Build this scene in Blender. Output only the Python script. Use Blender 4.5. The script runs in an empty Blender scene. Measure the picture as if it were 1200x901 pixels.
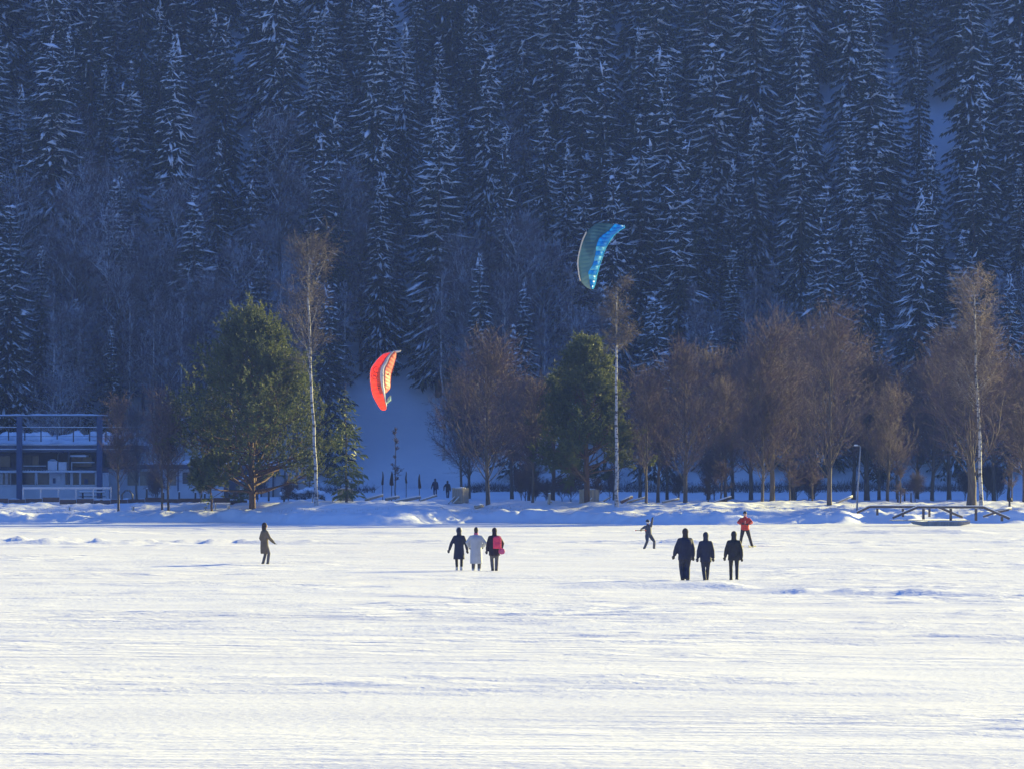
import bpy, math, random
import numpy as np
from mathutils import Vector
R = math.radians
sc = bpy.context.scene
COL = sc.collection

# ------------------------------------------------------------------ camera
F, CAMZ, HY = 6000.0, 3.8, 549.0          # focal in photo pixels, eye height, horizon row
cam_d = bpy.data.cameras.new('camera'); cam = bpy.data.objects.new('camera', cam_d); COL.objects.link(cam)
cam_d.sensor_width = 36; cam_d.lens = 36 * F / 1200; cam_d.clip_start = 1; cam_d.clip_end = 6000
cam.location = (0, 0, CAMZ)
cam.rotation_euler = (R(90) + math.atan((HY - 450.5) / F), 0, 0)
sc.camera = cam

# ------------------------------------------------------------------ sky and sun
SUN_EL, SUN_AZ = R(14), R(50)             # azimuth measured from the view direction towards the right
w = bpy.data.worlds.new('World'); sc.world = w; w.use_nodes = True
nt = w.node_tree; nt.nodes.clear()
sky = nt.nodes.new('ShaderNodeTexSky'); sky.sky_type = 'NISHITA'; sky.sun_disc = False
sky.sun_elevation = SUN_EL; sky.sun_rotation = SUN_AZ; sky.air_density = 1.2; sky.dust_density = 0.2; sky.ozone_density = 4.0
bg = nt.nodes.new('ShaderNodeBackground'); bg.inputs[1].default_value = 0.053
wo = nt.nodes.new('ShaderNodeOutputWorld')
tint = nt.nodes.new('ShaderNodeMix'); tint.data_type = 'RGBA'; tint.blend_type = 'MULTIPLY'; tint.inputs[0].default_value = 1; tint.inputs[7].default_value = (.57, .78, 1.42, 1)   # the camera's cold white balance
nt.links.new(sky.outputs[0], tint.inputs[6]); nt.links.new(tint.outputs[2], bg.inputs[0]); nt.links.new(bg.outputs[0], wo.inputs[0])
sl = bpy.data.lights.new('sun', 'SUN'); sun = bpy.data.objects.new('sun', sl); COL.objects.link(sun)
sl.energy = 4.6; sl.angle = R(0.5); sl.color = (1.0, 0.875, 0.33)
sd = Vector((math.sin(SUN_AZ) * math.cos(SUN_EL), math.cos(SUN_AZ) * math.cos(SUN_EL), math.sin(SUN_EL)))
sun.rotation_euler = sd.to_track_quat('Z', 'Y').to_euler(); sun.location = sd * 300
vs = sc.view_settings
vs.view_transform = 'Standard'; vs.look = 'None'; vs.exposure = 1.76; vs.gamma = 1; vs.use_curve_mapping = False
sc.cycles.volume_bounces = 0; sc.cycles.max_bounces = 5; sc.cycles.diffuse_bounces = 3
sc.cycles.volume_max_steps = 64

# ------------------------------------------------------------------ helpers
def at(px, py, D):
    return Vector(((px - 600) / F * D, D, CAMZ + (HY - py) / F * D))
def X(px, D): return (px - 600) / F * D
def Z(py, D): return CAMZ + (HY - py) / F * D

def hash2(i, j, s):
    n = (i.astype(np.int64) * 374761393 + j.astype(np.int64) * 668265263 + s * 982451653) & 0x7fffffff
    n = ((n ^ (n >> 13)) * 1274126177) & 0x7fffffff
    n = (n ^ (n >> 16)) & 0xffff
    return n / 65535.0
def noise(x, y, s=0):
    x = np.asarray(x, float); y = np.asarray(y, float)
    i = np.floor(x); j = np.floor(y); u = x - i; v = y - j
    u = u * u * u * (u * (u * 6 - 15) + 10); v = v * v * v * (v * (v * 6 - 15) + 10)
    a = hash2(i, j, s); b = hash2(i + 1, j, s); c = hash2(i, j + 1, s); d = hash2(i + 1, j + 1, s)
    return ((a * (1 - u) + b * u) * (1 - v) + (c * (1 - u) + d * u) * v) * 2 - 1
def fbm(x, y, o=4, s=0):
    t = 0; a = 1.0
    for k in range(o):
        t = t + a * noise(x, y, s + k * 17); x = x * 2.03 + 5.1; y = y * 2.03 - 3.7; a *= .5
    return t
def ss(a, b, x):
    t = np.clip((x - a) / (b - a), 0, 1); return t * t * (3 - 2 * t)

def mesh_np(name, V, T, mat=None, smooth=True):
    """V (n,3); T (m,3) or (m,4) faces"""
    me = bpy.data.meshes.new(name); V = np.asarray(V, np.float32); T = np.asarray(T, np.int32)
    k = T.shape[1]; me.vertices.add(len(V)); me.vertices.foreach_set('co', V.ravel())
    me.loops.add(T.size); me.loops.foreach_set('vertex_index', T.ravel())
    me.polygons.add(len(T)); me.polygons.foreach_set('loop_start', np.arange(0, T.size, k, dtype=np.int32))
    me.polygons.foreach_set('loop_total', np.full(len(T), k, np.int32))
    if smooth: me.polygons.foreach_set('use_smooth', np.ones(len(T), bool))
    me.update(calc_edges=True); me.validate()
    if mat: me.materials.append(mat)
    return me
def link(name, me, parent=None, loc=None, rz=None):
    o = bpy.data.objects.new(name, me); COL.objects.link(o)
    if parent: o.parent = parent
    if loc is not None: o.location = loc
    if rz is not None: o.rotation_euler = (0, 0, rz)
    return o
def tag(o, label, cat, group=None, kind=None):
    if label: o['label'] = label
    if cat: o['category'] = cat
    if group: o['group'] = group
    if kind: o['kind'] = kind
    return o
def thing(name, label, cat, loc=(0, 0, 0), rz=0, group=None):
    return tag(link(name, None, None, loc, rz), label, cat, group)
def dup(root, loc, rz=0, scale=1, label=None, group=None):
    r = root.copy(); COL.objects.link(r); r.location = loc; r.rotation_euler = (0, 0, rz); r.scale = (scale,) * 3 if not hasattr(scale, '__len__') else scale
    if label: r['label'] = label
    if group: r['group'] = group
    for ch in list(root.children):
        c = ch.copy(); COL.objects.link(c); c.parent = r
        for g in list(ch.children):
            d = g.copy(); COL.objects.link(d); d.parent = c
    return r

# polygon buffer for hard-edged things
class MB:
    def __init__(s): s.v = []; s.f = []
    def box(s, c, size, rz=0, ry=0, rx=0):
        from mathutils import Euler
        m = Euler((rx, ry, rz)).to_matrix(); n = len(s.v); hx, hy, hz = size[0] / 2, size[1] / 2, size[2] / 2
        for q in ((-1, -1, -1), (1, -1, -1), (1, 1, -1), (-1, 1, -1), (-1, -1, 1), (1, -1, 1), (1, 1, 1), (-1, 1, 1)):
            s.v.append(tuple(m @ Vector((q[0] * hx, q[1] * hy, q[2] * hz)) + Vector(c)))
        s.f += [tuple(n + i for i in f) for f in ((0, 3, 2, 1), (4, 5, 6, 7), (0, 1, 5, 4), (1, 2, 6, 5), (2, 3, 7, 6), (3, 0, 4, 7))]
        return s
    def bar(s, a, b, wd, h=None):
        a = Vector(a); b = Vector(b); h = h or wd; d = (b - a).normalized()
        up = Vector((0, 0, 1)) if abs(d.z) < .95 else Vector((0, 1, 0))
        sd_ = d.cross(up).normalized() * wd / 2; u = sd_.cross(d).normalized() * h / 2; n = len(s.v)
        for p in (a, b):
            for q in (-sd_ - u, sd_ - u, sd_ + u, -sd_ + u): s.v.append(tuple(p + q))
        s.f += [tuple(n + i for i in f) for f in ((0, 1, 2, 3), (7, 6, 5, 4), (0, 4, 5, 1), (1, 5, 6, 2), (2, 6, 7, 3), (3, 7, 4, 0))]
        return s
    def tube(s, pts, rad, k=8, ell=1.0):
        pts = [Vector(p) for p in pts]; n0 = len(s.v)
        if not hasattr(rad, '__len__'): rad = [rad] * len(pts)
        prev = None
        for i, p in enumerate(pts):
            t = (pts[min(i + 1, len(pts) - 1)] - pts[max(i - 1, 0)]).normalized()
            if prev is None:
                ref = Vector((0, 1, 0)) if abs(t.y) < .9 else Vector((1, 0, 0)); a = t.cross(ref).normalized()
            else:
                a = (prev - t * prev.dot(t)).normalized()
            prev = a; b = t.cross(a)
            rr = rad[i]; ra, rb = rr if hasattr(rr, '__len__') else (rr, rr * ell)
            for j in range(k):
                th = 2 * math.pi * j / k; s.v.append(tuple(p + a * ra * math.cos(th) + b * rb * math.sin(th)))
        for i in range(len(pts) - 1):
            for j in range(k):
                s.f.append((n0 + i * k + j, n0 + i * k + (j + 1) % k, n0 + (i + 1) * k + (j + 1) % k, n0 + (i + 1) * k + j))
        s.f.append(tuple(n0 + j for j in range(k))[::-1]); s.f.append(tuple(n0 + (len(pts) - 1) * k + j for j in range(k)))
        return s
    def ball(s, c, r, k=12, m=8):
        if not hasattr(r, '__len__'): r = (r, r, r)
        n = len(s.v); s.v.append((c[0], c[1], c[2] - r[2]))
        for i in range(1, m):
            ph = math.pi * i / m - math.pi / 2
            for j in range(k):
                th = 2 * math.pi * j / k
                s.v.append((c[0] + r[0] * math.cos(ph) * math.cos(th), c[1] + r[1] * math.cos(ph) * math.sin(th), c[2] + r[2] * math.sin(ph)))
        s.v.append((c[0], c[1], c[2] + r[2])); e = len(s.v) - 1
        for j in range(k):
            s.f.append((n, n + 1 + (j + 1) % k, n + 1 + j)); s.f.append((e, e - k + j, e - k + (j + 1) % k))
        for i in range(m - 2):
            for j in range(k):
                a = n + 1 + i * k; s.f.append((a + j, a + (j + 1) % k, a + k + (j + 1) % k, a + k + j))
        return s
    def build(s, name, mat, parent=None, smooth=False, loc=None, remesh=None, origin=None):
        me = bpy.data.meshes.new(name)
        me.from_pydata(s.v, [], s.f); me.update()
        if remesh:
            tmp = bpy.data.objects.new('tmp', me); COL.objects.link(tmp)
            md = tmp.modifiers.new('r', 'REMESH'); md.mode = 'VOXEL'; md.voxel_size = remesh; md.use_smooth_shade = True
            sm = tmp.modifiers.new('s', 'SMOOTH'); sm.iterations = 3; sm.factor = .5
            dg = bpy.context.evaluated_depsgraph_get(); dg.update()
            m2 = bpy.data.meshes.new_from_object(tmp.evaluated_get(dg)); bpy.data.objects.remove(tmp); bpy.data.meshes.remove(me); me = m2; me.name = name
        if smooth or remesh: me.polygons.foreach_set('use_smooth', [True] * len(me.polygons))
        me.materials.clear(); me.materials.append(mat)
        return link(name, me, parent, loc)

# ------------------------------------------------------------------ materials
def mat(name, col, rough=.7, col2=None, scale=3, stretch=(1, 1, 1), bump=0, bscale=None, contrast=(.35, .65), snow=None, transl=0, spec=.3, detail=4):
    m = bpy.data.materials.new(name); m.use_nodes = True; n = m.node_tree.nodes; L = m.node_tree.links
    b = n['Principled BSDF']; b.inputs['Roughness'].default_value = rough; b.inputs['Specular IOR Level'].default_value = spec
    tc = n.new('ShaderNodeTexCoord'); mp = n.new('ShaderNodeMapping'); mp.inputs['Scale'].default_value = stretch; L.new(tc.outputs['Object'], mp.inputs[0])
    out = None
    if col2:
        nz = n.new('ShaderNodeTexNoise'); nz.inputs['Scale'].default_value = scale; nz.inputs['Detail'].default_value = detail; L.new(mp.outputs[0], nz.inputs[0])
        mr = n.new('ShaderNodeMapRange'); mr.inputs[1].default_value = contrast[0]; mr.inputs[2].default_value = contrast[1]; L.new(nz.outputs[0], mr.inputs[0])
        mx = n.new('ShaderNodeMix'); mx.data_type = 'RGBA'; mx.inputs[6].default_value = (*col, 1); mx.inputs[7].default_value = (*col2, 1)
        L.new(mr.outputs[0], mx.inputs[0]); out = mx.outputs[2]
    if snow is not None:      # snow lying on the upward faces, broken by noise
        g = n.new('ShaderNodeNewGeometry'); sp = n.new('ShaderNodeSeparateXYZ'); L.new(g.outputs['True Normal'], sp.inputs[0])
        n2 = n.new('ShaderNodeTexNoise'); n2.inputs['Scale'].default_value = 1.3; L.new(tc.outputs['Object'], n2.inputs[0])
        ad = n.new('ShaderNodeMath'); ad.operation = 'ADD'; L.new(sp.outputs[2], ad.inputs[0]); L.new(n2.outputs[0], ad.inputs[1])
        m2 = n.new('ShaderNodeMapRange'); m2.inputs[1].default_value = snow + .5; m2.inputs[2].default_value = snow + .65; L.new(ad.outputs[0], m2.inputs[0])
        mx2 = n.new('ShaderNodeMix'); mx2.data_type = 'RGBA'; mx2.inputs[7].default_value = (.82, .84, .87, 1)
        if out: L.new(out, mx2.inputs[6])
        else: mx2.inputs[6].default_value = (*col, 1)
        L.new(m2.outputs[0], mx2.inputs[0]); out = mx2.outputs[2]
    if out: L.new(out, b.inputs['Base Color'])
    else: b.inputs['Base Color'].default_value = (*col, 1)
    if bump:
        nb = n.new('ShaderNodeTexNoise'); nb.inputs['Scale'].default_value = bscale or scale * 4; nb.inputs['Detail'].default_value = 6; L.new(mp.outputs[0], nb.inputs[0])
        bp = n.new('ShaderNodeBump'); bp.inputs['Strength'].default_value = 1; bp.inputs['Distance'].default_value = bump; L.new(nb.outputs[0], bp.inputs['Height']); L.new(bp.outputs[0], b.inputs['Normal'])
    if transl:
        tr = n.new('ShaderNodeBsdfTranslucent'); ms = n.new('ShaderNodeMixShader'); ms.inputs[0].default_value = transl
        if out: L.new(out, tr.inputs[0])
        else: tr.inputs[0].default_value = (*col, 1)
        o = n['Material Output']; L.new(b.outputs[0], ms.inputs[1]); L.new(tr.outputs[0], ms.inputs[2]); L.new(ms.outputs[0], o.inputs[0])
    return m

M = {}
def lake_mat():
    m = mat('lake_snow', (.85, .845, .85), .55, (.77, .765, .79), .10, stretch=(.5, 1.2, 1), contrast=(.40, .72)); n = m.node_tree.nodes; L = m.node_tree.links
    tc = n['Texture Coordinate']; b = n['Principled BSDF']
    def nz(scale, st, det):
        mp = n.new('ShaderNodeMapping'); mp.inputs['Scale'].default_value = st; mp.inputs['Rotation'].default_value = (0, 0, .12); L.new(tc.outputs['Object'], mp.inputs[0]); q = n.new('ShaderNodeTexNoise'); q.inputs['Scale'].default_value = scale; q.inputs['Detail'].default_value = det; q.inputs['Distortion'].default_value = .4; L.new(mp.outputs[0], q.inputs[0]); return q
    pt = nz(.07, (.6, 1.3, 1), 4); mr = n.new('ShaderNodeMapRange'); mr.inputs[1].default_value = .44; mr.inputs[2].default_value = .60; mr.inputs[3].default_value = .10; L.new(pt.outputs[0], mr.inputs[0])
    rp = nz(.9, (.45, 1.1, 1), 6); fine = nz(5, (1, 1, 1), 3)
    ml = n.new('ShaderNodeMath'); ml.operation = 'MULTIPLY'; L.new(rp.outputs[0], ml.inputs[0]); L.new(mr.outputs[0], ml.inputs[1])
    ma = n.new('ShaderNodeMath'); ma.operation = 'MULTIPLY_ADD'; ma.inputs[1].default_value = .10; L.new(fine.outputs[0], ma.inputs[0]); L.new(ml.outputs[0], ma.inputs[2])
    bp = n.new('ShaderNodeBump'); bp.inputs['Strength'].default_value = 1; bp.inputs['Distance'].default_value = .22; L.new(ma.outputs[0], bp.inputs['Height']); L.new(bp.outputs[0], b.inputs['Normal'])
    return m
M['snow'] = mat('snow', (.86, .87, .89), .55, (.80, .82, .86), .3, bump=.05, bscale=1.2)
M['lake'] = lake_mat()
M['load'] = mat('snow_load', (.84, .86, .89), .6)
M['needle'] = mat('spruce_needles', (.016, .026, .018), .7, (.026, .038, .022), 1.5)
M['pine'] = mat('pine_needles', (.14, .155, .045), .6, (.07, .09, .03), .9, transl=.35)
M['pine2'] = mat('young_pine_needles', (.13, .15, .05), .6, (.07, .10, .04), 1.2, transl=.25)
M['bark'] = mat('dark_bark', (.06, .045, .035), .9, (.12, .09, .07), 8, (1, 1, .2), .02)
M['pinebark'] = mat('pine_bark', (.16, .085, .05), .9, (.09, .055, .04), 7, (1, 1, .25), .02)
M['alder'] = mat('alder_bark', (.08, .062, .05), .9, (.14, .11, .085), 6, (1, 1, .25), .02, snow=.62)
M['alder_twig'] = mat('alder_twigs', (.135, .088, .094), .8, (.105, .078, .086), .8)
M['birch'] = mat('birch_bark', (.46, .43, .41), .7, (.06, .05, .05), 4.5, (.8, .8, 1.4), .01, contrast=(.50, .60))
M['birch_twig'] = mat('birch_twigs', (.135, .105, .092), .8, (.105, .082, .075), .8)
M['pale_twig'] = mat('pale_birch_twigs', (.30, .23, .18), .8, (.20, .15, .12), .8)
M['frost_bark'] = mat('frosted_bark', (.11, .09, .085), .85, snow=.25)
M['frost_twig'] = mat('frosted_twigs', (.11, .075, .075), .85, snow=.10)
M['brush'] = mat('brush_twigs', (.07, .055, .05), .85, snow=.5)

# ------------------------------------------------------------------ terrain
HILL = 485.0
def foot(x): return 355.5 + 7.5 * (1 - .9 * ss(14, 28, x) * (1 - ss(36, 44, x))) * noise(x / 11, x * 0 + 3, 5) + 1.0 * noise(x / 2.5, x * 0 + 8, 6)
def ridge_line(x, D, Dc, wf, wb, h):
    d = D - Dc                                   # steeper towards the camera (wf) than behind (wb)
    return h * np.where(d < 0, ss(-wf, 0, d), 1 - ss(0, wb, d))
def height(x, D):
    x = np.asarray(x, float); D = np.asarray(D, float)
    near = 1 - ss(339, 350, D)
    z = near * (.045 * fbm(x / 14, D / 11, 2, 1))
    sas = 1 - np.abs(fbm(x / 5.5 + .35 * noise(D / 4, x / 9, 2), (D + .25 * x) / 1.5, 3, 11))
    patch = ss(-.25, .45, fbm(x / 17, D / 9, 2, 31))
    z = z + near * .055 * patch * ss(.35, 1, sas)
    z = z + near * .055 * np.maximum(0, fbm(x / 1.9, (D - .2 * x) / .9, 3, 41) - .25) * ss(-.1, .4, fbm(x / 10, D / 7, 2, 47))
    sx = x / np.maximum(D, 40) * F + 600          # where along the shore
    lump = np.clip(.5 + .75 * fbm(x / .8, D / .9, 4, 51), 0, 1.3)
    # ploughed snow ridge across the whole lake and its higher left part
    c1 = 260 + 3 * noise(x / 12, x * 0, 60)
    z = z + ridge_line(x, D, c1, 3.0, 6, .21 * np.maximum(.2, .7 + .5 * fbm(x / 5, x * 0, 3, 61)) * (.6 + .6 * lump))
    left = 1 - ss(-14, -9, x)
    z = z + left * ridge_line(x, D, c1 - 1.5, 1.4, 4, .12 * lump)
    z = z + ridge_line(x, D, 299 + 5 * noise(x / 15, x * 0, 63), 3, 9, .16 * np.maximum(0, .6 + fbm(x / 6, x * 0, 2, 64)))
    z = z + ridge_line(x, D, 226 + 2 * noise(x / 10, x * 0, 66), 2, 5, .12 * np.maximum(0, fbm(x / 5, x * 0, 3, 67) + .1))
    # long drift in front of the three walkers, running on to the right
    m = ss(1.0, 3, x) * (1 - ss(6.4, 8, x))
    z = z + m * ridge_line(x, D, 163.5 - .25 * (x - 4), 2.0, 4, .15 + .10 * lump * ss(5, 7.2, x))
    m = ss(7, 9, x) * (1 - ss(17, 20, x))
    z = z + m * ridge_line(x, D, 158 - .75 * (x - 8), 1.6, 4, .11 + .09 * lump)
    pm = near * ss(.0, .4, fbm(x / 7, D / 9, 2, 92)) * (.25 + .75 * ss(4, 9, x)) * ss(100, 130, D)
    z = z + .10 * pm * np.maximum(0, noise(x / .42, D / .6, 93) - .35)
    tr = np.minimum(np.abs(x - (-1.2 + .004 * (D - 190) ** 1 + .5 * noise(D / 9, D * 0, 94))), np.minimum(np.abs(x - (6.4 + .5 * noise(D / 8, D * 0, 95))), np.abs(x + 10. - .05 * (D - 200))))
    z = z - near * .03 * ss(130, 150, D) * (1 - ss(.2, .55, tr)) * np.maximum(0, np.sin(D * 4.4 + np.sign(x) * 1.5)) * (D < 200)
    # bank
    f = foot(x)
    z = z + .66 * ss(0, 2.0, D - f) + .64 * ss(2, 13, D - f)
    bk = ss(0, 2, D - f) * (1 - ss(30, 60, D - f))
    z = z + bk * (.13 * fbm(x / 1.5, D / 1.5, 4, 71) + .10 * fbm(x / 5, D / 6, 2, 72))
    face = ss(-.5, 1.2, D - f) * (1 - ss(2.2, 4.5, D - f))
    z = z + face * .16 * fbm(x / .8, D / .6, 4, 73) + bk * .09 * np.maximum(0, fbm(x / .5, D / .6, 2, 78))
    z = z + ss(395, 470, D) * (-.25 + .12 * fbm(x / 8, D / 8, 3, 75)) + ss(455, 487, D) * .9
    # hill: 35 degree slope to a ridge above the frame, then a plateau
    h = np.clip(D - HILL, 0, None); up = .7 * (h - 5 * (1 - np.exp(-h / 5)))
    up = np.where(D > 630, .7 * 140 + 6 * (1 - np.exp(-(D - 630) / 20.)), up)
    z = z + up + np.clip(h / 30, 0, 1) * (1.6 * fbm(x / 13, D / 17, 3, 81))
    return z
def gz(x, D): return float(height(np.array([x]), np.array([D]))[0])

xs = list(np.arange(-44, 44.01, .28))
g = []; a = 44.28; st = .5
while a < 1500: g.append(a); a += st; st *= 1.22
g.append(1500)
XS = np.array(sorted([-q for q in g]) + xs + g)
def sheet(name, Ds, mat_, label=None):
    Ds = np.array(Ds); xx, dd = np.meshgrid(XS, Ds); zz = height(xx, dd)
    V = np.stack([xx, dd, zz], -1).reshape(-1, 3); nx, ny = len(XS), len(Ds)
    i = np.arange(nx - 1)[None, :] + nx * np.arange(ny - 1)[:, None]
    T = np.stack([i, i + 1, i + 1 + nx, i + nx], -1).reshape(-1, 4)
    o = link(name, mesh_np(name, V, T, mat_)); o['kind'] = 'structure'
    return o
d1 = list(np.linspace(-900, 40, 14)) + list(np.arange(44, 62, 2.0))
a = 62.0
while a < 343: d1.append(a); a += .28 + (a - 62) * .0011
d1.append(344.0)
sheet('frozen_lake', d1, M['lake'])
sheet('snowy_bank', list(np.arange(344, 372, .35)) + list(np.arange(372, 484, 1.4)) + [485.0], M['snow'])
sheet('hillside', list(np.arange(485, 600, 1.8)) + list(np.linspace(601, 660, 14)) + list(np.linspace(680, 1500, 12)), M['snow'])

# ------------------------------------------------------------------ vectorised tree growth
def unit(v): return v / np.maximum(np.linalg.norm(v, axis=-1, keepdims=True), 1e-9)
def tubes(P, Rd, k=3):
    """P (N,n,3) polylines, Rd (N,n) radii -> verts, quads ; tip collapses when radius small"""
    N, n, _ = P.shape
    T = np.empty_like(P); T[:, 1:-1] = P[:, 2:] - P[:, :-2]; T[:, 0] = P[:, 1] - P[:, 0]; T[:, -1] = P[:, -1] - P[:, -2]; T = unit(T)
    ref = np.where(np.abs(T[..., 2:3]) > .9, np.array([1., 0, 0]), np.array([0, 0, 1.]))
    A = unit(np.cross(T, ref)); B = np.cross(T, A)
    th = 2 * np.pi * np.arange(k) / k + np.pi / 2
    ring = P[:, :, None] + Rd[:, :, None, None] * (A[:, :, None] * np.cos(th)[:, None] + B[:, :, None] * np.sin(th)[:, None])
    V = ring.reshape(-1, 3)
    base = (np.arange(N) * n * k)[:, None, None] + (np.arange(n - 1) * k)[None, :, None]; j = np.arange(k)[None, None]
    j2 = (j + 1) % k
    Q = np.stack([base + j, base + j2, base + j2 + k, base + j + k], -1).reshape(-1, 4)
    return V, Q
def cones(P0, P1, r, k=3):
    N = len(P0); t = unit(P1 - P0); ref = np.where(np.abs(t[:, 2:3]) > .9, np.array([1., 0, 0]), np.array([0, 0, 1.]))
    A = unit(np.cross(t, ref)); B = np.cross(t, A); th = 2 * np.pi * np.arange(k) / k + np.pi / 2
    r = np.broadcast_to(r, (N,))
    ring = P0[:, None] + r[:, None, None] * (A[:, None] * np.cos(th)[:, None] + B[:, None] * np.sin(th)[:, None])
    V = np.concatenate([ring, P1[:, None]], 1).reshape(-1, 3); b = (np.arange(N) * (k + 1))[:, None]; j = np.arange(k)[None]
    Tm = np.stack([b + j, b + (j + 1) % k, b + k + 0 * j], -1).reshape(-1, 3)
    return V, Tm
def grow(rs, P, Rd, k, L, ang, up=0., npts=4, tmin=.2, tmax=1., rk=.5, curve=.15, lenpow=0., droop=0.):
    """k children on every polyline of P. returns (N*k,npts,3), radii"""
    N, n, _ = P.shape; t = rs.uniform(tmin, tmax, (N, k)); u = t * (n - 1); i = np.minimum(u.astype(int), n - 2); f = (u - i)[..., None]
    idx = np.arange(N)[:, None]
    base = P[idx, i] * (1 - f) + P[idx, i + 1] * f; tan = unit(P[idx, i + 1] - P[idx, i])
    rb = Rd[idx, i] * (1 - f[..., 0]) + Rd[idx, i + 1] * f[..., 0]
    rnd = unit(rs.normal(size=(N, k, 3))); side = unit(rnd - tan * (rnd * tan).sum(-1, keepdims=True))
    a = ang * rs.uniform(.75, 1.2, (N, k, 1)); d = unit(tan * np.cos(a) + side * np.sin(a) + np.array([0, 0, up]))
    ln = (L * rs.uniform(.6, 1.15, (N, k)) * (1 - t) ** lenpow)[..., None]
    out = np.empty((N, k, npts, 3)); out[:, :, 0] = base; p = base; dd = d
    for q in range(1, npts):
        dd = unit(dd + rs.normal(size=dd.shape) * curve + np.array([0, 0, up * .3 - droop * q / npts])); p = p + dd * ln / (npts - 1); out[:, :, q] = p
    r0 = (rb * rk)[..., None] * np.linspace(1, .35, npts)[None, None]
    return out.reshape(-1, npts, 3), r0.reshape(-1, npts), t.reshape(-1)
def joinvf(parts):
    V = []; T = []; o = 0
    for v, f in parts:
        if f.shape[1] == 4: f = np.concatenate([f[:, [0, 1, 2]], f[:, [0, 2, 3]]])
        V.append(v); T.append(f + o); o += len(v)
    return np.concatenate(V), np.concatenate(T)

def trunk_path(rs, H, lean=0., wob=.02, n=14, bend=0.):
    z = np.linspace(0, 1, n); x = lean * z * H + bend * H * np.sin(z * np.pi) + np.cumsum(rs.normal(size=n)) * wob; y = np.cumsum(rs.normal(size=n)) * wob
    x -= x[0]; y -= y[0]
    return np.stack([x, y, z * H - .4 * (z == 0)], -1)

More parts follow.
